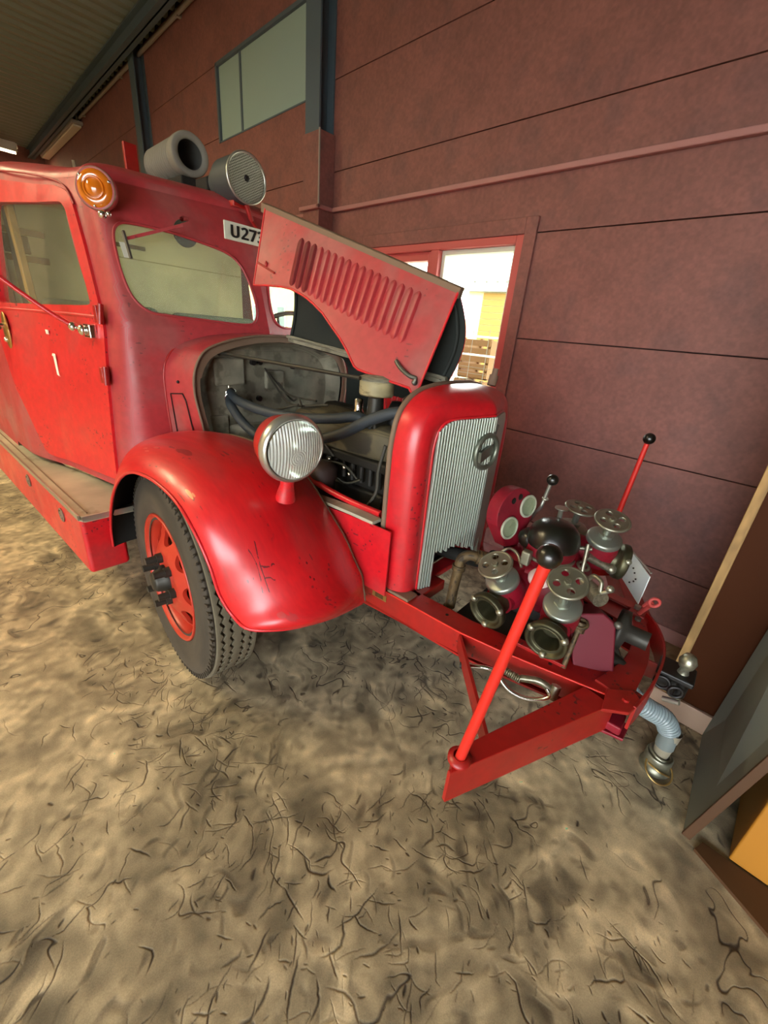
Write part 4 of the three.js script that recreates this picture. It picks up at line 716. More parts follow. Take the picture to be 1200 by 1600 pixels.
// ---------- radiator shell, grille, badge ----------
{
  const R = half([[0.585, 0.335], [0.8, 0.34], [1.05, 0.342], [1.18, 0.337], [1.265, 0.31], [1.32, 0.24], [1.343, 0.13], [1.348, 0.0]], 60);
  const F = half([[0.60, 0.245], [0.8, 0.247], [1.05, 0.25], [1.17, 0.248], [1.225, 0.232], [1.25, 0.19], [1.257, 0.09], [1.26, 0.0]], 60);
  const fx = (h) => -0.655 - 0.08 * Math.min(1.2, Math.abs(h) / 0.25);
  const f = (u, v) => { const i = Math.round(u * 120), s = i <= 60 ? 1 : -1, k = i <= 60 ? i : 120 - i, a = R[k], b = F[k]; const p0 = V3(-0.815, a.y, a.z), p3 = V3(fx(b.z), b.y, b.z); const c1 = p0.clone().add(V3(0.075, 0, 0)), c2 = p3.clone().add(V3(0.012, (a.y - b.y) * 0.62, (a.z - b.z) * 0.62)); const q = 1 - v; const p = p0.multiplyScalar(q * q * q).addScaledVector(c1, 3 * q * q * v).addScaledVector(c2, 3 * q * v * v).addScaledVector(p3, v * v * v); p.z = ZC + s * p.z; return p; };
  const g = surf(120, 20, f); uvBox(g);
  const back = surf(120, 2, (u, v) => { const p = f(u, 0); return V3(p.x - v * 0.03, p.y - v * 0.004, p.z); }); uvBox(back);
  const sh = part('radiator_shell', [g, back, box(-0.80, -0.74, 0.575, 0.60, ZC - 0.33, ZC + 0.33, 0.006)], M.red);
  const er = [], ef = []; for (let i = 0; i <= 120; i++) { er.push(f(i / 120, 0).add(V3(-0.028, -0.002, 0))); ef.push(f(i / 120, 1)); }
  kid(sh, 'rear_welt', new THREE.TubeGeometry(new THREE.CatmullRomCurve3(er), 160, 0.010, 8), M.worn);
  kid(sh, 'grille_surround', new THREE.TubeGeometry(new THREE.CatmullRomCurve3(ef), 160, 0.006, 8), M.red);
  kid(sh, 'filler_cap', [bar([-0.80, 1.335, -1.62], [-0.80, 1.375, -1.63], 0.018), bar([-0.80, 1.37, -1.63], [-0.80, 1.40, -1.635], 0.012)], M.worn);
  kid(sh, 'lower_valance', box(-0.75, -0.69, 0.555, 0.60, -1.30, -1.12, 0.006), M.redArm);
  const gr = part('grille', [box(-0.775, -0.745, 0.56, 1.25, ZC - 0.24, ZC - 0.225), box(-0.775, -0.745, 0.56, 1.25, ZC + 0.225, ZC + 0.24)], M.matteBlack);
  gr.userData.label = 'dull metal grille of upright bars, broken off low in the middle';
  const yTop = (h) => { let b = F[0]; for (const q of F) if (Math.abs(q.z - h) < Math.abs(b.z - h) || (Math.abs(q.z - h) < 0.004 && q.y > b.y)) b = q; return b.y; };
  const r = rng(5), N = 21;
  for (const s of [1, -1]) for (let i = 0; i < N; i++) {
    const hc = 0.243 - (i + 0.5) * 0.243 / N, w = 0.0088, x = fx(hc) + 0.004; const top = yTop(hc) - 0.004; let bot = 0.60;
    if (s > 0) { if (i >= 5 && i < 16) bot = 0.742 + (r() - 0.3) * 0.02 + (i - 5) * 0.0015; else if (i >= 16) bot = 0.735 + r() * 0.01; }
    else if (i > 8) bot = 0.70 + r() * 0.04;
    const gb = new RoundedBoxGeometry(0.014, top - bot, w, 2, 0.0035); gb.translate(x, (top + bot) / 2, ZC + s * hc); uvBox(gb);
    kid(gr, 'grille_bar', gb, M.grille);
  }
  for (const y of [0.78, 0.93, 1.08, 1.2]) kid(gr, 'cross_bar', [bar([-0.745, y, ZC + 0.24], [-0.672, y, ZC + 0.01], 0.004, 0.004, 6), bar([-0.745, y, ZC - 0.24], [-0.672, y, ZC - 0.01], 0.004, 0.004, 6)], M.steel);
  const bd = part('badge', [torus([-0.652, 1.132, -1.375], [1, 0, 0.16], 0.060, 0.010, 40, 10)], std({ color: 0x7f8577, roughness: 0.4, metalness: 0.7 }));
  bd.userData.label = 'round metal badge with a cross bar on the grille';
  kid(bd, 'cross_bar', flatBar([-0.64, 1.123, -1.305], [-0.655, 1.143, -1.445], 0.04, 0.012), std({ color: 0x6d7368, roughness: 0.4, metalness: 0.7 }));
  kid(bd, 'arrow', bar([-0.65, 1.185, -1.40], [-0.652, 1.225, -1.425], 0.009, 0.007), M.steel);
  const rc = part('radiator_core', box(-0.86, -0.80, 0.62, 1.28, ZC - 0.29, ZC + 0.29, 0.01), M.matteBlack);
  kid(rc, 'header_tank', box(-0.90, -0.80, 1.19, 1.31, ZC - 0.25, ZC + 0.25, 0.03), M.matteBlack);
}
// ---------- engine bay ----------
{
  const e = part('engine', [box(-1.62, -0.97, 0.60, 1.0, -1.52, -1.23, 0.03)], M.engine);
  e.userData.label = 'black and olive straight engine';
  // long rounded manifold and cover
  const cv = surf(40, 24, (u, v) => { const a = v * Math.PI * 2, r = 1 - Math.pow(Math.abs(u * 2 - 1), 6) * 0.55, c = Math.cos(a), s = Math.sin(a), q = 4; const k = 1 / Math.pow(Math.pow(Math.abs(c), q) + Math.pow(Math.abs(s), q), 1 / q); return V3(mix(-1.60, -0.90, u), 1.085 + 0.075 * s * k * r + 0.02 * Math.sin(u * 9) * 0.3, -1.315 + 0.125 * c * k * r); }); uvBox(cv);
  kid(e, 'manifold_cover', cv, M.olive);
  kid(e, 'head', box(-1.60, -0.93, 0.99, 1.03, -1.5, -1.185, 0.01), M.engine);
  for (let i = 0; i < 12; i++) kid(e, 'pushrod_tube', bar([-1.55 + i * 0.05, 0.92, -1.205], [-1.55 + i * 0.05, 1.02, -1.205], 0.011, 0.011, 10), M.engine);
  kid(e, 'side_cover', box(-1.50, -0.98, 0.72, 0.89, -1.24, -1.205, 0.012), M.engine);
  const f = kid(e, 'oil_filter', [bar([-1.235, 0.70, -1.12], [-1.235, 0.92, -1.12], 0.052, 0.05, 24), lathe([[0.055, 0.92], [0.058, 0.93], [0.058, 0.965], [0.03, 0.985], [0, 0.985]], [-1.235, 0, -1.12], [0, 1, 0], 24)], std({ color: 0x352420, roughness: 0.6 })); void f;
  const dis = kid(e, 'distributor', [lathe([[0.035, 1.12], [0.04, 1.16], [0.035, 1.22], [0.02, 1.25], [0, 1.25]], [-1.04, 0, -1.32], [0, 1, 0], 20)], M.black); void dis;
  const af = kid(e, 'air_filter', lathe([[0.0, 1.27], [0.064, 1.27], [0.067, 1.278], [0.067, 1.32], [0.06, 1.33], [0, 1.335]], [-1.09, 0, -1.25], [0, 1, 0], 36), std({ map: T.board, color: 0xf4eccc, roughness: 0.6 }));
  void af; kid(e, 'air_filter_lid', lathe([[0.07, 1.325], [0.07, 1.337], [0.04, 1.347], [0, 1.347]], [-1.09, 0, -1.25], [0, 1, 0], 36), M.grime);
  kid(e, 'carburettor', [bar([-1.09, 1.13, -1.25], [-1.09, 1.262, -1.25], 0.038, 0.03, 20), box(-1.13, -1.05, 1.13, 1.19, -1.29, -1.21, 0.01)], M.steelDark);
  kid(e, 'sediment_bowl', [lathe([[0, 1.14], [0.02, 1.145], [0.024, 1.19], [0.018, 1.2], [0.018, 1.24], [0, 1.245]], [-1.19, 0, -1.26], [0, 1, 0], 16)], M.chrome);
  kid(e, 'rocker_cover', box(-1.6, -1.0, 1.03, 1.16, -1.52, -1.42, 0.03), M.engine);
  kid(e, 'thermostat_housing', [ball([-0.93, 1.19, -1.30], 0.06), bar([-0.93, 1.19, -1.3], [-0.84, 1.23, -1.24], 0.04)], M.olive);
  // two thick dark water hoses from the bulkhead
  part('water_hose', [tube([[-1.90, 1.165, -1.105], [-1.80, 1.15, -1.08], [-1.6, 1.135, -1.08], [-1.4, 1.14, -1.11], [-1.22, 1.165, -1.15], [-1.12, 1.185, -1.19], [-1.07, 1.16, -1.22]], 0.021, 80, 14)], M.hose).userData.label = 'upper dark water hose across the engine';
  part('water_hose', [tube([[-1.90, 1.15, -1.10], [-1.82, 1.12, -1.06], [-1.68, 1.05, -1.05], [-1.5, 1.015, -1.06], [-1.33, 1.055, -1.09], [-1.15, 1.12, -1.12], [-1.0, 1.205, -1.13], [-0.90, 1.245, -1.16], [-0.84, 1.24, -1.2]], 0.021, 100, 14)], M.hose).userData.label = 'lower dark water hose dipping behind the headlight';
  part('hose_clips', [torus([-1.895, 1.165, -1.105], [1, 0, 0.2], 0.023, 0.004, 24, 8), torus([-1.885, 1.145, -1.095], [1, -0.3, 0.4], 0.023, 0.004, 24, 8), bar([-1.90, 1.20, -1.10], [-1.90, 1.185, -1.10], 0.006)], M.chrome);
  part('stay_rod', [bar([-1.93, 1.345, -1.075], [-1.10, 1.335, -1.165], 0.0075), ball([-1.925, 1.345, -1.075], 0.013)], M.steelDark);
  const wires = [[[-1.55, 1.0, -1.18], [-1.4, 0.955, -1.17], [-1.27, 0.975, -1.17], [-1.16, 0.98, -1.17], [-1.1, 0.94, -1.18]], [[-1.33, 0.985, -1.16], [-1.36, 1.03, -1.16], [-1.3, 1.045, -1.17], [-1.24, 1.0, -1.18]], [[-1.25, 0.93, -1.17], [-1.15, 0.91, -1.17], [-1.08, 0.94, -1.18]], [[-0.94, 1.12, -1.15], [-0.955, 1.02, -1.14], [-0.96, 0.93, -1.14], [-1.05, 0.80, -1.13], [-1.12, 0.74, -1.13]]];
  wires.forEach((w, i) => part('cable', tube(w, i === 3 ? 0.007 : 0.0045, 40, 8), M.cable));
  [[-1.25, 0.99, -1.165], [-1.16, 0.975, -1.165], [-1.13, 0.955, -1.165], [-1.345, 1.0, -1.16]].forEach((p) => part('plug_terminal', ball(p, 0.009), M.chrome));
  for (const w of [[[-1.95, 1.25, -1.36], [-1.7, 1.18, -1.30], [-1.45, 1.19, -1.26]], [[-1.95, 1.2, -1.42], [-1.75, 1.14, -1.36], [-1.6, 1.18, -1.28], [-1.5, 1.16, -1.22]], [[-1.95, 1.27, -1.34], [-1.8, 1.2, -1.3], [-1.62, 1.15, -1.25], [-1.35, 1.19, -1.24]], [[-1.94, 1.12, -1.24], [-1.8, 1.10, -1.2], [-1.62, 1.13, -1.18], [-1.5, 1.17, -1.2]]]) part('cable', tube(w, 0.005, 30, 8), M.cable);
}
// side aprons between fender and shell
{
  const s = new THREE.Shape([[-1.30, 0.86], [-1.16, 0.848], [-1.0, 0.86], [-0.785, 0.865], [-0.785, 0.60], [-0.90, 0.60], [-1.0, 0.72], [-1.30, 0.80]].map(([x, y]) => new THREE.Vector2(x, y)));
  const g = new THREE.ExtrudeGeometry(s, { depth: 0.006, bevelEnabled: false }); g.translate(0, 0, -1.035); uvBox(g);
  const a = part('side_apron', g, M.red); a.userData.label = 'red apron panel between near fender and radiator shell';
  kid(a, 'ledge', [prism([[-1.36, -1.005], [-1.2, -1.02], [-0.98, -1.03], [-0.87, -1.03], [-0.87, -1.075], [-1.0, -1.08], [-1.2, -1.06], [-1.36, -1.04]], 0.862, 0.874)], M.boardTop);
  kid(a, 'inner_lip', tube([[-1.50, 1.0, -1.05], [-1.36, 0.955, -1.06], [-1.2, 0.905, -1.075], [-1.05, 0.885, -1.085], [-0.88, 0.885, -1.085]], 0.013, 40, 8), M.red);
  part('side_apron', mirror(g), M.red).userData.label = 'red apron panel on the wall side';
}
// ---------- headlight ----------
for (const s of [1, -1]) {
  const o = V3(-1.03, 1.135, s > 0 ? -0.805 : 2 * ZC + 0.805), n = V3(1, -0.02, s > 0 ? 0.16 : -0.16).normalize();
  const h = part('headlight', lathe([[0.0, -0.165], [0.03, -0.16], [0.062, -0.14], [0.088, -0.10], [0.101, -0.05], [0.105, -0.01], [0.104, 0.0]], o, n, 56), M.redHead);
  h.userData.label = s > 0 ? 'near round headlight with a ribbed glass lens' : 'far round headlight';
  kid(h, 'chrome_ring', lathe([[0.104, -0.026], [0.109, -0.022], [0.111, -0.008], [0.108, 0.006], [0.101, 0.014], [0.096, 0.012], [0.095, 0.006]], o, n, 64), M.dullChrome);
  kid(h, 'reflector', lathe([[0.0, -0.09], [0.03, -0.085], [0.06, -0.06], [0.09, -0.005], [0.094, 0.006]], o, n, 48), M.reflector);
  // moulded lens: vertical ribs and a bull's eye
  const e2 = V3(0, 1, 0).addScaledVector(n, -n.y).normalize(), e1 = e2.clone().cross(n);
  const lens = surf(150, 60, (u, v) => { const p = u * 2 - 1, q = v * 2 - 1, x = 0.0935 * p * Math.sqrt(1 - q * q / 2), y = 0.0935 * q * Math.sqrt(1 - p * p / 2), r = Math.hypot(x, y); const dome = 0.012 + 0.022 * (1 - (r / 0.0935) ** 2); const fade = smooth(0.02, 0.045, Math.hypot(x, y + 0.02)); const rib = fade * 0.0034 * Math.pow(Math.abs(Math.sin(x * 330)), 0.8) + (1 - fade) * 0.0016 * Math.abs(Math.sin(Math.hypot(x, y + 0.02) * 420)); return o.clone().addScaledVector(e1, x).addScaledVector(e2, y).addScaledVector(n, dome + rib); });
  kid(h, 'lens', lens, M.lens);
  kid(h, 'bulb', [ball(o.clone().addScaledVector(n, -0.045), 0.012), bar(o.clone().addScaledVector(n, -0.09), o.clone().addScaledVector(n, -0.05), 0.009)], M.brassShiny);
  const ft = o.clone().add(V3(-0.03, -0.10, 0));
  kid(h, 'foot', lathe([[0.034, -0.085], [0.030, -0.06], [0.023, -0.03], [0.024, 0.01]], ft, V3(0.18, 1, 0), 28), M.red);
}
// ---------- frame rails and bumper ----------
const RY = 0.60;
for (const s of [1, -1]) {
  const Z = (z) => s > 0 ? z : 2 * ZC - z;
  const ax = [[-2.6, -1.055, 0.49], [-0.905, -1.058, 0.49], [-0.475, -1.064, 0.513], [-0.339, -1.082, 0.525], [-0.015, -1.145, 0.52]];
  const web = surf(ax.length - 1, 1, (u, v) => { const k = ax[Math.round(u * (ax.length - 1))]; return V3(k[0], mix(k[2], RY, v), k[1]); });
  const web2 = surf(ax.length - 1, 1, (u, v) => { const k = ax[Math.round(u * (ax.length - 1))]; return V3(k[0], mix(k[2], RY, v), k[1] - 0.008); });
  const top = [...ax.map(([x, z]) => [x, z]), ...ax.slice().reverse().map(([x, z]) => [x, Math.min(-1.145, z - 0.085) + (x > -0.1 ? -0.03 : 0)])];
  const parts = [toCreasedNormals(web, 0.02), toCreasedNormals(web2, 0.02), prism(top, RY - 0.008, RY, 0.002), prism(top, 0.5, 0.508)].map((g) => s > 0 ? g : mirror(g)); parts.forEach((g) => uvBox(g));
  const r = part('frame_rail', parts, M.redArm); r.userData.label = s > 0 ? 'near frame rail running forward to the bumper' : 'far frame rail beside the wall';
  if (s > 0) {
    kid(r, 'edge_bead', [new THREE.TubeGeometry(new THREE.CatmullRomCurve3(ax.slice(1).map(([x, z]) => V3(x, RY - 0.002, z + 0.001)), false, 'catmullrom', 0), 60, 0.0035, 6)], M.redRod);
    kids(r, 'bolt_hole', [[-0.72, -1.10], [-0.56, -1.11], [-0.2, -1.14]].map(([x, z]) => bar([x, RY - 0.001, z], [x, RY + 0.001, z], 0.006, 0.006, 12)), M.black);
    kid(r, 'slot_plate', [flatBar([-0.32, RY + 0.006, -1.155], [-0.16, RY + 0.006, -1.165], 0.012, 0.03)], M.redArm);
    kid(r, 'maker_plate', [flatBar([-0.865, 0.567, -1.057], [-0.795, 0.567, -1.057], 0.026, 0.004)], M.brassShiny);
    kids(r, 'plate_print', [0.006, 0, -0.006].map((d) => flatBar([-0.85, 0.567 + d, -1.0545], [-0.81, 0.567 + d, -1.0545], 0.0025, 0.001)), M.black);
    kid(r, 'rubber_pad', [box(-0.93, -0.80, RY, RY + 0.015, -1.09, -1.03, 0.004), box(-0.80, -0.70, RY, RY + 0.012, -1.12, -1.06, 0.004)], M.worn);
    // chrome spring hook hanging on the rail
    const hk = part('spring_hook', [tube([[-0.42, 0.537, -1.0], [-0.36, 0.557, -1.02], [-0.31, 0.552, -1.045]], 0.008, 16, 10), tube([[-0.325, 0.557, -1.035], [-0.27, 0.522, -1.03], [-0.21, 0.522, -1.04], [-0.16, 0.557, -1.06], [-0.175, 0.572, -1.065]], 0.007, 30, 10)], M.chrome);
    kid(hk, 'spring', Array.from({ length: 12 }, (_, i) => torus([-0.315 + i * 0.006, 0.567 - i * 0.0002, -1.048], [1, -0.05, 0], 0.010, 0.0025, 16, 6)), M.bronze);
    kid(hk, 'arm', [tube([[-0.25, 0.570, -1.05], [-0.2, 0.582, -1.065], [-0.155, 0.567, -1.075]], 0.011, 16, 10), bar([-0.155, 0.587, -1.08], [-0.155, 0.547, -1.065], 0.014)], M.bronze);
    kid(hk, 'tip', [bar([-0.425, 0.536, -0.998], [-0.415, 0.539, -1.0], 0.011)], M.black);
  }
  // side arm of the bumper: an open channel swept back
  const P = [[-0.237, -0.622], [-0.013, -1.108], [-0.092, -1.125], [-0.263, -0.676]];
  const f0 = V3(-0.237, 0, -0.622), f1 = V3(-0.005, 0, -1.125), d = f1.clone().sub(f0).normalize(), nrm = V3(-d.z, 0, d.x).normalize(); if (nrm.x < 0) nrm.negate();
  const webP = [[f0.x, f0.z], [f1.x, f1.z], [f1.x - nrm.x * 0.01, f1.z - nrm.z * 0.01], [f0.x - nrm.x * 0.01, f0.z - nrm.z * 0.01]];
  const rw = [[P[3][0], P[3][1]], [P[2][0], P[2][1]], [P[2][0] + nrm.x * 0.008, P[2][1] + nrm.z * 0.008], [P[3][0] + nrm.x * 0.008, P[3][1] + nrm.z * 0.008]];
  const ag = [prism(rw, 0.497, RY - 0.002, 0.002), prism(P, RY - 0.010, RY, 0.0025), prism(P, 0.495, 0.505, 0.0025), prism(webP, 0.497, RY - 0.002, 0.002)].map((g) => s > 0 ? g : mirror(g)); ag.forEach((g) => uvBox(g));
  const arm = part('bumper_arm', ag, M.redArm); arm.userData.label = s > 0 ? 'near bumper arm, an open steel channel swept back' : 'far bumper arm beside the wall';
  const st = [flatBar([-0.475, 0.565, -1.062], [-0.222, 0.565, -0.775], 0.055, 0.010)]; kid(arm, 'brace', s > 0 ? st : st.map(mirror), M.redArm);
  // width marker
  const b0 = V3(-0.240, RY, Z(-0.665)), b1 = V3(s > 0 ? -0.167 : -0.27, s > 0 ? 1.165 : 1.15, Z(-0.655));
  const b0f = s > 0 ? b0 : V3(-0.30, RY, Z(-0.66));
  const wm = part('width_marker', bar(b0f, b1, 0.0122, 0.0105, 20), M.redRod); wm.userData.label = s > 0 ? 'near red width marker with black ball' : 'far red width marker with black ball';
  kid(wm, 'knob', ball(b1.clone().add(V3(0.002, 0.016, 0)), s > 0 ? 0.0215 : 0.025), M.ball);
  kid(wm, 'collar', [lathe([[0.028, 0], [0.028, 0.010], [0.016, 0.015]], b0f, [0, 1, 0], 28)], M.redArm);
}
{ // curved centre plates
  const inn = [[-0.075, -1.17], [-0.05, -1.26], [-0.035, -1.33], [-0.030, -1.40], [-0.036, -1.49], [-0.055, -1.57], [-0.088, -1.65]], out = [[-0.05, -1.69], [-0.012, -1.59], [0.014, -1.49], [0.028, -1.40], [0.030, -1.31], [0.026, -1.22], [0.018, -1.15]];
  const c = (p) => new THREE.CatmullRomCurve3(p.map(([x, z]) => V3(x, 0, z))).getPoints(20).map((q) => [q.x, q.z]);
  const b = part('bumper_centre', prism([...c(inn), ...c(out)], RY - 0.004, RY + 0.007, 0.002), M.redArm);
  b.userData.label = 'curved red centre of the front bumper';
  kid(b, 'front_band', surfBand([[0.041, -1.13], [0.058, -1.23], [0.066, -1.32], [0.068, -1.40], [0.062, -1.48], [0.038, -1.57], [-0.005, -1.65], [-0.055, -1.71]], 0.53, 0.615, 0.008), M.redArm);
  kids(b, 'gusset', [flatBar([0.02, 0.57, -1.40], [0.062, 0.57, -1.40], 0.06, 0.008), flatBar([0.01, 0.57, -1.22], [0.05, 0.57, -1.21], 0.06, 0.008)], M.redArm);
  kids(b, 'joint_plate', [prism([[-0.03, -1.06], [0.03, -1.10], [0.05, -1.17], [0.02, -1.2], [-0.04, -1.15]], RY + 0.001, RY + 0.012, 0.003), prism([[-0.085, -1.62], [-0.03, -1.62], [-0.03, -1.72], [-0.075, -1.72]], RY + 0.007, RY + 0.016, 0.003)], M.redArm);
  kid(b, 'bolt', [bar([-0.062, RY + 0.014, -1.665], [-0.062, RY + 0.03, -1.665], 0.012, 0.012, 6)], M.alu); kid(b, 'bolt', [bar([-0.045, RY + 0.008, -1.60], [-0.045, RY + 0.018, -1.60], 0.012, 0.012, 6)], M.steel); kid(b, 'bolt', [bar([0.012, RY + 0.010, -1.14], [0.012, RY + 0.02, -1.14], 0.010, 0.010, 6)], M.redArm);
  kid(b, 'tow_bracket', [box(-0.02, 0.03, 0.50, 0.53, -1.19, -1.12, 0.006), box(-0.02, -0.012, 0.49, 0.58, -1.18, -1.12, 0.003), prism([[-0.035, -1.11], [0.042, -1.125], [0.045, -1.195], [-0.025, -1.195]], 0.487, 0.497, 0.003)], M.crimson);
  kid(b, 'cross_strap', [flatBar([-0.24, RY + 0.012, -1.70], [-0.06, RY + 0.012, -1.68], 0.008, 0.045)], M.pinkRed);
  kid(b, 'eye_hook', [torus([-0.018, 0.70, -1.60], [0.5, 0, 1], 0.016, 0.006, 24, 8), tube([[-0.045, 0.66, -1.62], [-0.03, 0.695, -1.61], [-0.02, 0.69, -1.60]], 0.006, 12, 8), bar([-0.05, 0.62, -1.63], [-0.03, 0.67, -1.615], 0.008)], M.pinkRed);
  const wp = part('rear_plate', flatBar([-0.150, 0.71, -1.80], [-0.062, 0.70, -1.66], 0.125, 0.004, [0, 1, 0]), std({ color: 0xdfe6e2, roughness: 0.45 }));
  wp.userData.label = 'blank white plate standing behind the far bumper arm';
  kid(wp, 'edge', [flatBar([-0.150, 0.776, -1.80], [-0.062, 0.776, -1.66], 0.006, 0.008)], M.alu);
  kids(wp, 'rivet', [[0.3, 0.73], [0.42, 0.72], [0.5, 0.69], [0.55, 0.705], [0.35, 0.67]].map(([t, y]) => ball([mix(-0.150, -0.062, t) - 0.002, y, mix(-1.80, -1.66, t) + 0.004], 0.0035)), M.black);
  // tow hitch
  const th = part('tow_hitch', [box(0.055, 0.155, 0.59, 0.61, -1.45, -1.36, 0.006), box(0.06, 0.12, 0.53, 0.60, -1.43, -1.38, 0.006), bar([0.13, 0.52, -1.41], [0.13, 0.6, -1.41], 0.02)], M.black);
  kid(th, 'tow_ball', [lathe([[0, 0.68], [0.016, 0.676], [0.025, 0.655], [0.02, 0.635], [0.012, 0.625], [0.016, 0.61]], [0.12, 0, -1.40], [0, 1, 0], 28)], M.bronze);
  kids(th, 'pin', [bar([0.10, 0.51, -1.37], [0.14, 0.53, -1.36], 0.008), bar([0.135, 0.505, -1.41], [0.135, 0.52, -1.41], 0.012, 0.012, 6)], M.alu);
  kids(th, 'chain_shackle', [torus([0.08, 0.575, -1.355], [0, 0, 1], 0.02, 0.005), torus([0.12, 0.565, -1.352], [0.3, 0, 1], 0.018, 0.005)], M.black);
}
function surfBand(pts, y0, y1, t) { const c = new THREE.CatmullRomCurve3(pts.map(([x, z]) => V3(x, 0, z))), P = c.getPoints(30); const o = P.map((p, i) => { const d = P[Math.min(30, i + 1)].clone().sub(P[Math.max(0, i - 1)]).normalize(); return V3(p.x + d.z * t, 0, p.z - d.x * t); }); return prism([...P.map((p) => [p.x, p.z]), ...o.reverse().map((p) => [p.x, p.z])], y0, y1, 0.002); }

// ---------- front pump ----------
{
  const p = truck, put = (parent, name, g, m) => part(name, g, m);
  put(p, 'pump_casing', [lathe([[0.0, -0.16], [0.10, -0.155], [0.115, -0.13], [0.115, 0.1], [0.10, 0.12], [0, 0.125]], [-0.34, 0.72, -1.40], [1, 0, 0], 36), lathe([[0.06, 0.72], [0.075, 0.80], [0.085, 0.84], [0.06, 0.9]], [-0.34, 0, -1.40], [0, 1, 0], 32)], M.crimson);
  // domed air vessel
  const dome = put(p, 'air_vessel', [lathe([[0.05, 0.80], [0.074, 0.825], [0.082, 0.865], [0.082, 0.90]], [-0.345, 0, -1.36], [0, 1, 0], 40)], M.crimson);
  kid(dome, 'black_cap', [lathe([[0.084, 0.885], [0.087, 0.893], [0.086, 0.91], [0.076, 0.94], [0.055, 0.962], [0.028, 0.973], [0, 0.975]], [-0.345, 0, -1.36], [0, 1, 0], 40), ball([-0.415, 0.885, -1.345], 0.042, 1, 0.9, 1)], M.ball);
  kid(dome, 'cap_button', lathe([[0, 0.95], [0.008, 0.95], [0.008, 1.0], [0.022, 1.001], [0.022, 1.006], [0, 1.007]], [-0.355, 0, -1.40], [0, 1, 0], 20), M.alu);
  kid(dome, 'clamp', [torus([-0.345, 0.845, -1.36], [0, 1, 0], 0.079, 0.007, 40, 8), box(-0.40, -0.37, 0.83, 0.88, -1.27, -1.24, 0.006)], M.bronze);
  // four valves: body, bonnet, stem, handwheel, hose coupling
  const valve = (o, outDir, upDir, name, stem = 0.15, reach = 0.052) => {
    const od = vec(outDir).normalize(), ud = vec(upDir).normalize(), c = vec(o);
    const v = put(p, name, [bar(c.clone().addScaledVector(od, -0.12), c.clone().addScaledVector(od, reach - 0.017), 0.045, 0.048, 28), lathe([[0.05, -0.03], [0.058, 0.0], [0.055, 0.06], [0.05, 0.075]], c.clone().addScaledVector(od, -0.02), ud, 28), ball(c.clone().addScaledVector(od, -0.045), 0.052)], M.crimson);
    kid(v, 'coupling', [lathe([[0.040, -0.03], [0.042, 0.02], [0.05, 0.024], [0.05, 0.03], [0.060, 0.032], [0.063, 0.04], [0.063, 0.055], [0.058, 0.06], [0.050, 0.058], [0.050, 0.048], [0.042, 0.046], [0.040, 0.05], [0.036, 0.048], [0.034, -0.01]], c.clone().addScaledVector(od, reach), od, 40), lathe([[0, -0.012], [0.035, -0.012]], c.clone().addScaledVector(od, reach), od, 24), bar(c.clone().addScaledVector(od, reach - 0.012), c.clone().addScaledVector(od, reach + 0.008), 0.013, 0.012, 16)], M.bronzeDark);
    const e = od.clone().cross(V3(0, 1, 0)).normalize(), f = e.clone().cross(od);
    kids(v, 'lug', [0.5, 2.6, 4.7].map((a) => { const q = c.clone().addScaledVector(od, reach + 0.052).addScaledVector(e, 0.055 * Math.cos(a)).addScaledVector(f, 0.055 * Math.sin(a)); return ball(q, 0.012); }), M.bronze);
    const bc = c.clone().addScaledVector(od, -0.02);
    kid(v, 'bonnet', [lathe([[0.052, 0.06], [0.056, 0.066], [0.056, 0.078], [0.05, 0.084], [0.022, 0.09]], bc, ud, 32), bar(bc.clone().addScaledVector(ud, 0.084), bc.clone().addScaledVector(ud, 0.10), 0.026, 0.026, 6), bar(bc.clone().addScaledVector(ud, 0.10), bc.clone().addScaledVector(ud, stem), 0.012)], M.alu2);
    // disc handwheel with four round holes
    const s = new THREE.Shape(); s.absarc(0, 0, 0.052, 0, Math.PI * 2); for (let k = 0; k < 4; k++) { const a = k * Math.PI / 2 + 0.6, hh = new THREE.Path(); hh.absarc(0.0305 * Math.cos(a), 0.0305 * Math.sin(a), 0.0115, 0, Math.PI * 2, true); s.holes.push(hh); }
    const g = new THREE.ExtrudeGeometry(s, { depth: 0.006, bevelEnabled: true, bevelThickness: 0.0015, bevelSize: 0.001, bevelSegments: 1, curveSegments: 24 });
    g.applyQuaternion(new THREE.Quaternion().setFromUnitVectors(V3(0, 0, 1), ud)); const hc = bc.clone().addScaledVector(ud, stem - 0.002); g.translate(hc.x, hc.y, hc.z);
    kid(v, 'handwheel', [g, torus(hc.clone().addScaledVector(ud, 0.003), ud, 0.051, 0.0055, 40, 8), bar(hc, hc.clone().addScaledVector(ud, 0.014), 0.011, 0.011, 6), bar(hc.clone().addScaledVector(ud, -0.012), hc, 0.014, 0.016)], M.bronze);
    return v;
  };
  valve([-0.405, 0.722, -1.195], [-0.12, -0.18, 1], [-0.22, 0.80, 0.50], 'valve');
  valve([-0.225, 0.722, -1.19], [0.05, -0.12, 1], [0.06, 0.88, 0.47], 'valve', 0.20);
  valve([-0.36, 0.80, -1.62], [-0.1, -0.1, -1], [0.12, 0.95, 0.10], 'valve', 0.16);
  valve([-0.205, 0.85, -1.495], [0.90, -0.12, -0.32], [0.12, 0.90, 0.28], 'valve', 0.155, 0.012);
  // gauge board
  const gn = V3(0.96, 0.10, 0.30).normalize(), gc = V3(-0.485, 0.955, -1.34), gu = V3(0, 1, 0).addScaledVector(gn, -gn.y).normalize(), gr = gu.clone().cross(gn);
  const gs = new THREE.Shape(); gs.absarc(0, 0, 0.088, -0.55, Math.PI + 0.35); gs.lineTo(-0.03, -0.115); gs.lineTo(0.03, -0.12); gs.closePath();
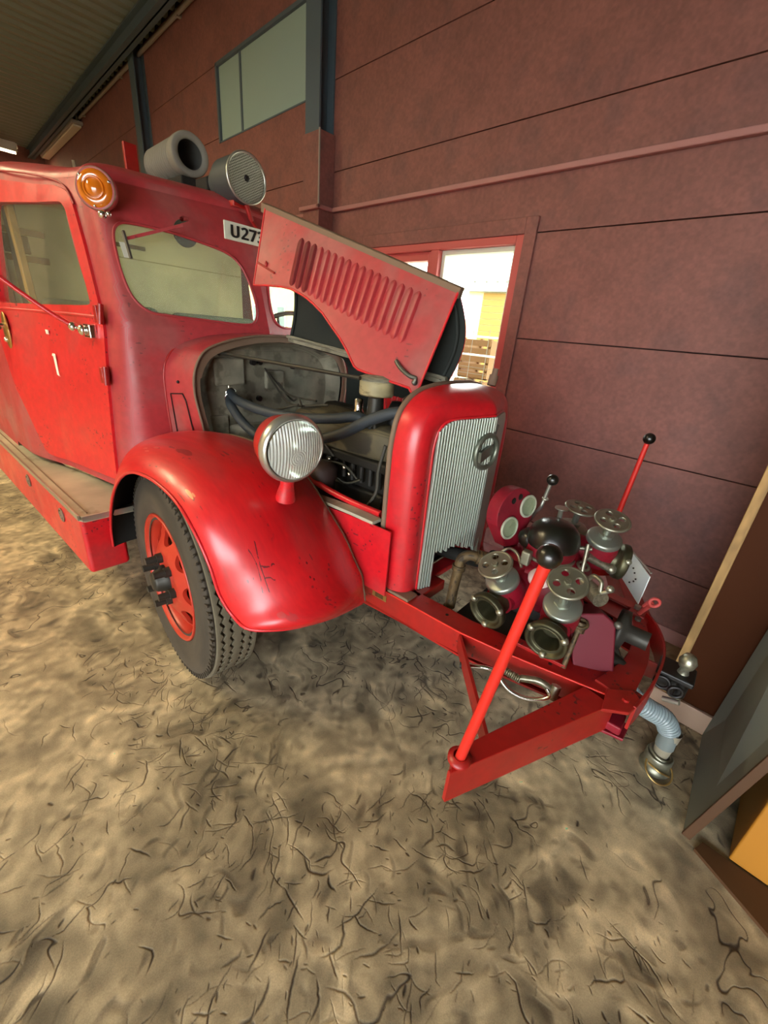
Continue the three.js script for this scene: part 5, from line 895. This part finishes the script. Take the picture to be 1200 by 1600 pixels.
  const gg = new THREE.ExtrudeGeometry(gs, { depth: 0.045, bevelEnabled: true, bevelThickness: 0.004, bevelSize: 0.004, bevelSegments: 2, curveSegments: 40 }); gg.translate(0, 0, -0.045); gg.applyMatrix4(new THREE.Matrix4().makeBasis(gr, gu, gn).setPosition(gc)); uvBox(gg);
  const gb = put(p, 'gauge_board', gg, M.crimson);
  const G = (a, b, h) => gc.clone().addScaledVector(gr, a).addScaledVector(gu, b).addScaledVector(gn, h);
  for (const [a, b] of [[-0.032, -0.045], [0.052, 0.022]]) kid(gb, 'gauge', [lathe([[0, 0.004], [0.036, 0.004]], G(a, b, 0.004), gn, 32), torus(G(a, b, 0.01), gn, 0.037, 0.005, 36, 8), bar(G(a, b, 0.0095), G(a + 0.015, b + 0.018, 0.0095), 0.0015, 0.0015, 6)], M.gaugeFace);
  kids(gb, 'glass', [[-0.032, -0.045], [0.052, 0.022]].map(([a, b]) => lathe([[0, 0.013], [0.02, 0.012], [0.036, 0.009]], G(a, b, 0.004), gn, 32)), M.glass);
  kids(gb, 'dark_mark', [[-0.02, 0.05], [0.012, 0.06]].map(([a, b]) => lathe([[0, 0.001], [0.010, 0.001], [0.012, 0]], G(a, b, 0.004), gn, 7)), M.black);
  kid(gb, 'bracket', [flatBar([-0.50, 0.85, -1.36], [-0.46, 0.66, -1.38], 0.05, 0.012, [0, 0, 1])], M.matteBlack);
  // throttle lever with ball
  const lv = put(p, 'throttle_lever', [tube([[-0.49, 0.87, -1.50], [-0.46, 0.93, -1.475], [-0.44, 0.965, -1.455], [-0.435, 1.0, -1.455], [-0.425, 1.06, -1.45]], 0.0065, 30, 10), torus([-0.432, 1.0, -1.455], [0.1, 1, 0], 0.009, 0.004, 16, 6)], M.alu);
  kid(lv, 'ball', ball([-0.422, 1.075, -1.45], 0.020), M.ball);
  // feed pipe: up from the rail, elbow, along to the pump
  put(p, 'feed_pipe', [tube([[-0.60, 0.57, -1.20], [-0.598, 0.66, -1.20], [-0.592, 0.74, -1.20], [-0.588, 0.78, -1.205], [-0.565, 0.80, -1.215], [-0.53, 0.795, -1.235], [-0.46, 0.785, -1.28]], 0.019, 60, 14), bar([-0.545, 0.798, -1.228], [-0.50, 0.792, -1.255], 0.026), bar([-0.592, 0.735, -1.20], [-0.592, 0.755, -1.20], 0.024), bar([-0.62, 0.565, -1.2], [-0.52, 0.58, -1.14], 0.008), bar([-0.49, 0.79, -1.26], [-0.44, 0.782, -1.29], 0.029, 0.029, 6)], M.pipe);
  put(p, 'suction_pipe', [bar([-0.50, 0.775, -1.29], [-0.36, 0.765, -1.33], 0.027), bar([-0.40, 0.77, -1.315], [-0.37, 0.767, -1.325], 0.036, 0.036, 8)], M.crimson);
  put(p, 'primer_cock', [bar([-0.22, 0.80, -1.36], [-0.17, 0.79, -1.33], 0.022), bar([-0.175, 0.79, -1.33], [-0.145, 0.79, -1.30], 0.026), tube([[-0.20, 0.83, -1.32], [-0.185, 0.855, -1.31], [-0.16, 0.85, -1.30], [-0.15, 0.82, -1.29], [-0.13, 0.835, -1.29]], 0.007, 20, 8), ball([-0.13, 0.842, -1.29], 0.012)], M.bronze);
  put(p, 'drain_cock', [bar([-0.24, 0.86, -1.42], [-0.17, 0.83, -1.46], 0.015), ball([-0.165, 0.828, -1.46], 0.018), tube([[-0.24, 0.92, -1.38], [-0.235, 0.87, -1.37], [-0.23, 0.83, -1.36], [-0.22, 0.79, -1.35]], 0.007, 20, 8), bar([-0.28, 0.885, -1.40], [-0.23, 0.895, -1.41], 0.007), torus([-0.235, 0.84, -1.38], [0.3, 0.9, 0.2], 0.018, 0.005)], M.bronze);
  // red gear housing in front
  const hg = put(p, 'gear_housing', [prismOn([[-0.055, -0.13], [0.045, -0.13], [0.06, 0.07], [0.03, 0.10], [-0.03, 0.10], [-0.06, 0.06]], V3(-0.115, 0.665, -1.235), V3(0.42, 0.30, 0.86), V3(-0.30, 0.95, -0.1), 0.10)], M.crimsonDark);
  kid(hg, 'pipe', [bar([-0.165, 0.72, -1.205], [-0.165, 0.60, -1.155], 0.008), bar([-0.165, 0.71, -1.205], [-0.165, 0.74, -1.215], 0.018, 0.016, 8), torus([-0.165, 0.735, -1.213], [0, 1, 0.3], 0.018, 0.006)], M.pipe);
  kids(hg, 'bolt', [[-0.155, 0.565, -1.16], [-0.07, 0.575, -1.19], [-0.075, 0.755, -1.26]].map((q) => ball(q, 0.012)), M.steel);
  put(p, 'shaft_flange', [lathe([[0, 0], [0.07, 0], [0.07, 0.03], [0.03, 0.04], [0.03, 0.10]], [-0.09, 0.66, -1.40], [1, 0, 0], 28), bar([-0.11, 0.60, -1.33], [-0.03, 0.58, -1.31], 0.03)], M.steelDark);
  put(p, 'pump_mount', [box(-0.56, -0.12, 0.56, 0.575, -1.66, -1.14, 0.003), box(-0.42, -0.20, 0.575, 0.63, -1.46, -1.34, 0.01)], M.matteBlack);
  put(p, 'drive_shaft', [bar([-0.82, 0.66, -1.40], [-0.5, 0.70, -1.40], 0.028), bar([-0.56, 0.69, -1.4], [-0.5, 0.70, -1.4], 0.06)], M.matteBlack);
  [tube([[-0.50, 0.80, -1.31], [-0.47, 0.83, -1.32], [-0.43, 0.83, -1.30], [-0.40, 0.80, -1.28]], 0.006, 20, 8), tube([[-0.56, 0.87, -1.55], [-0.52, 0.845, -1.5], [-0.5, 0.83, -1.45]], 0.007, 20, 8)].forEach((g) => put(p, 'oil_pipe', g, M.alu));
  put(p, 'pump_bracket', [box(-0.58, -0.52, 0.85, 0.875, -1.54, -1.46, 0.006), bar([-0.56, 0.86, -1.5], [-0.52, 0.80, -1.42], 0.008)], M.black);
  put(p, 'pump_cap', [lathe([[0.036, 0], [0.036, 0.012], [0.03, 0.022], [0, 0.026]], [-0.315, 0.82, -1.215], [0, 0.9, 0.35], 28)], M.capPink);
}
function prismOn(poly, o, n, u, t) { n = n.clone().normalize(); u = u.clone().addScaledVector(n, -u.dot(n)).normalize(); const r = u.clone().cross(n); const s = new THREE.Shape(poly.map(([a, b]) => new THREE.Vector2(a, b))); const g = new THREE.ExtrudeGeometry(s, { depth: t, bevelEnabled: true, bevelThickness: 0.005, bevelSize: 0.005, bevelSegments: 2 }); g.translate(0, 0, -t); g.applyMatrix4(new THREE.Matrix4().makeBasis(r, u, n).setPosition(o)); return uvBox(g); }
// ---------- clear ribbed hose drooping to the floor with its coupling ----------
{
  const h = thing('drain_hose', 0, 0, 0, 'clear ribbed hose drooping from the pump to a metal coupling on the floor', 'hose');
  h.position.copy(truck.position); h.rotation.y = truck.rotation.y;
  const sh = (g) => { g.translate(-BASE.x, 0, -BASE.z); return g; };
  const pts = [[-0.10, 0.56, -1.44], [-0.03, 0.42, -1.49], [0.03, 0.33, -1.54], [0.09, 0.285, -1.58], [0.145, 0.255, -1.61], [0.178, 0.20, -1.625], [0.185, 0.13, -1.63]];
  kid(h, 'hose_body', sh(tube(pts, 0.034, 80, 20)), phys({ color: 0xa4b0ae, roughness: 0.12, transmission: 0.55, thickness: 0, side: THREE.DoubleSide }));
  const c = new THREE.CatmullRomCurve3(pts.map(vec)); const rings = []; for (let i = 3; i < 30; i++) { const t = i / 36; rings.push(torus(c.getPoint(t), c.getTangent(t), 0.034, 0.0055, 24, 8)); }
  kid(h, 'spiral_ribs', sh(join(rings)), phys({ color: 0x9fb0b4, roughness: 0.12, clearcoat: 0.8, transmission: 0.3, thickness: 0 }));
  kid(h, 'torn_end', sh(lathe([[0.036, 0.21], [0.032, 0.15], [0.028, 0.10], [0.024, 0.06]], [0.185, 0, -1.63], [0, 1, 0], 20)), std({ color: 0x8d8672, roughness: 0.6, side: THREE.DoubleSide }));
  kid(h, 'coupling', sh(join([lathe([[0.030, 0.0], [0.05, 0.0], [0.054, 0.006], [0.054, 0.022], [0.048, 0.028], [0.044, 0.05], [0.048, 0.055], [0.048, 0.075], [0.040, 0.085], [0.036, 0.06]], [0.185, 0, -1.63], [0, 1, 0], 36), torus([0.185, 0.085, -1.63], [0.2, 1, 0], 0.036, 0.006)])), M.bronze);
  kid(h, 'wire_clip', sh(join([torus([0.20, 0.03, -1.60], [0.3, 0.8, 0.4], 0.05, 0.0035, 30, 6), tube([[0.16, 0.05, -1.585], [0.2, 0.045, -1.575], [0.235, 0.03, -1.595]], 0.004, 16, 6)])), M.brassShiny);
}
renderer.render(scene, camera);
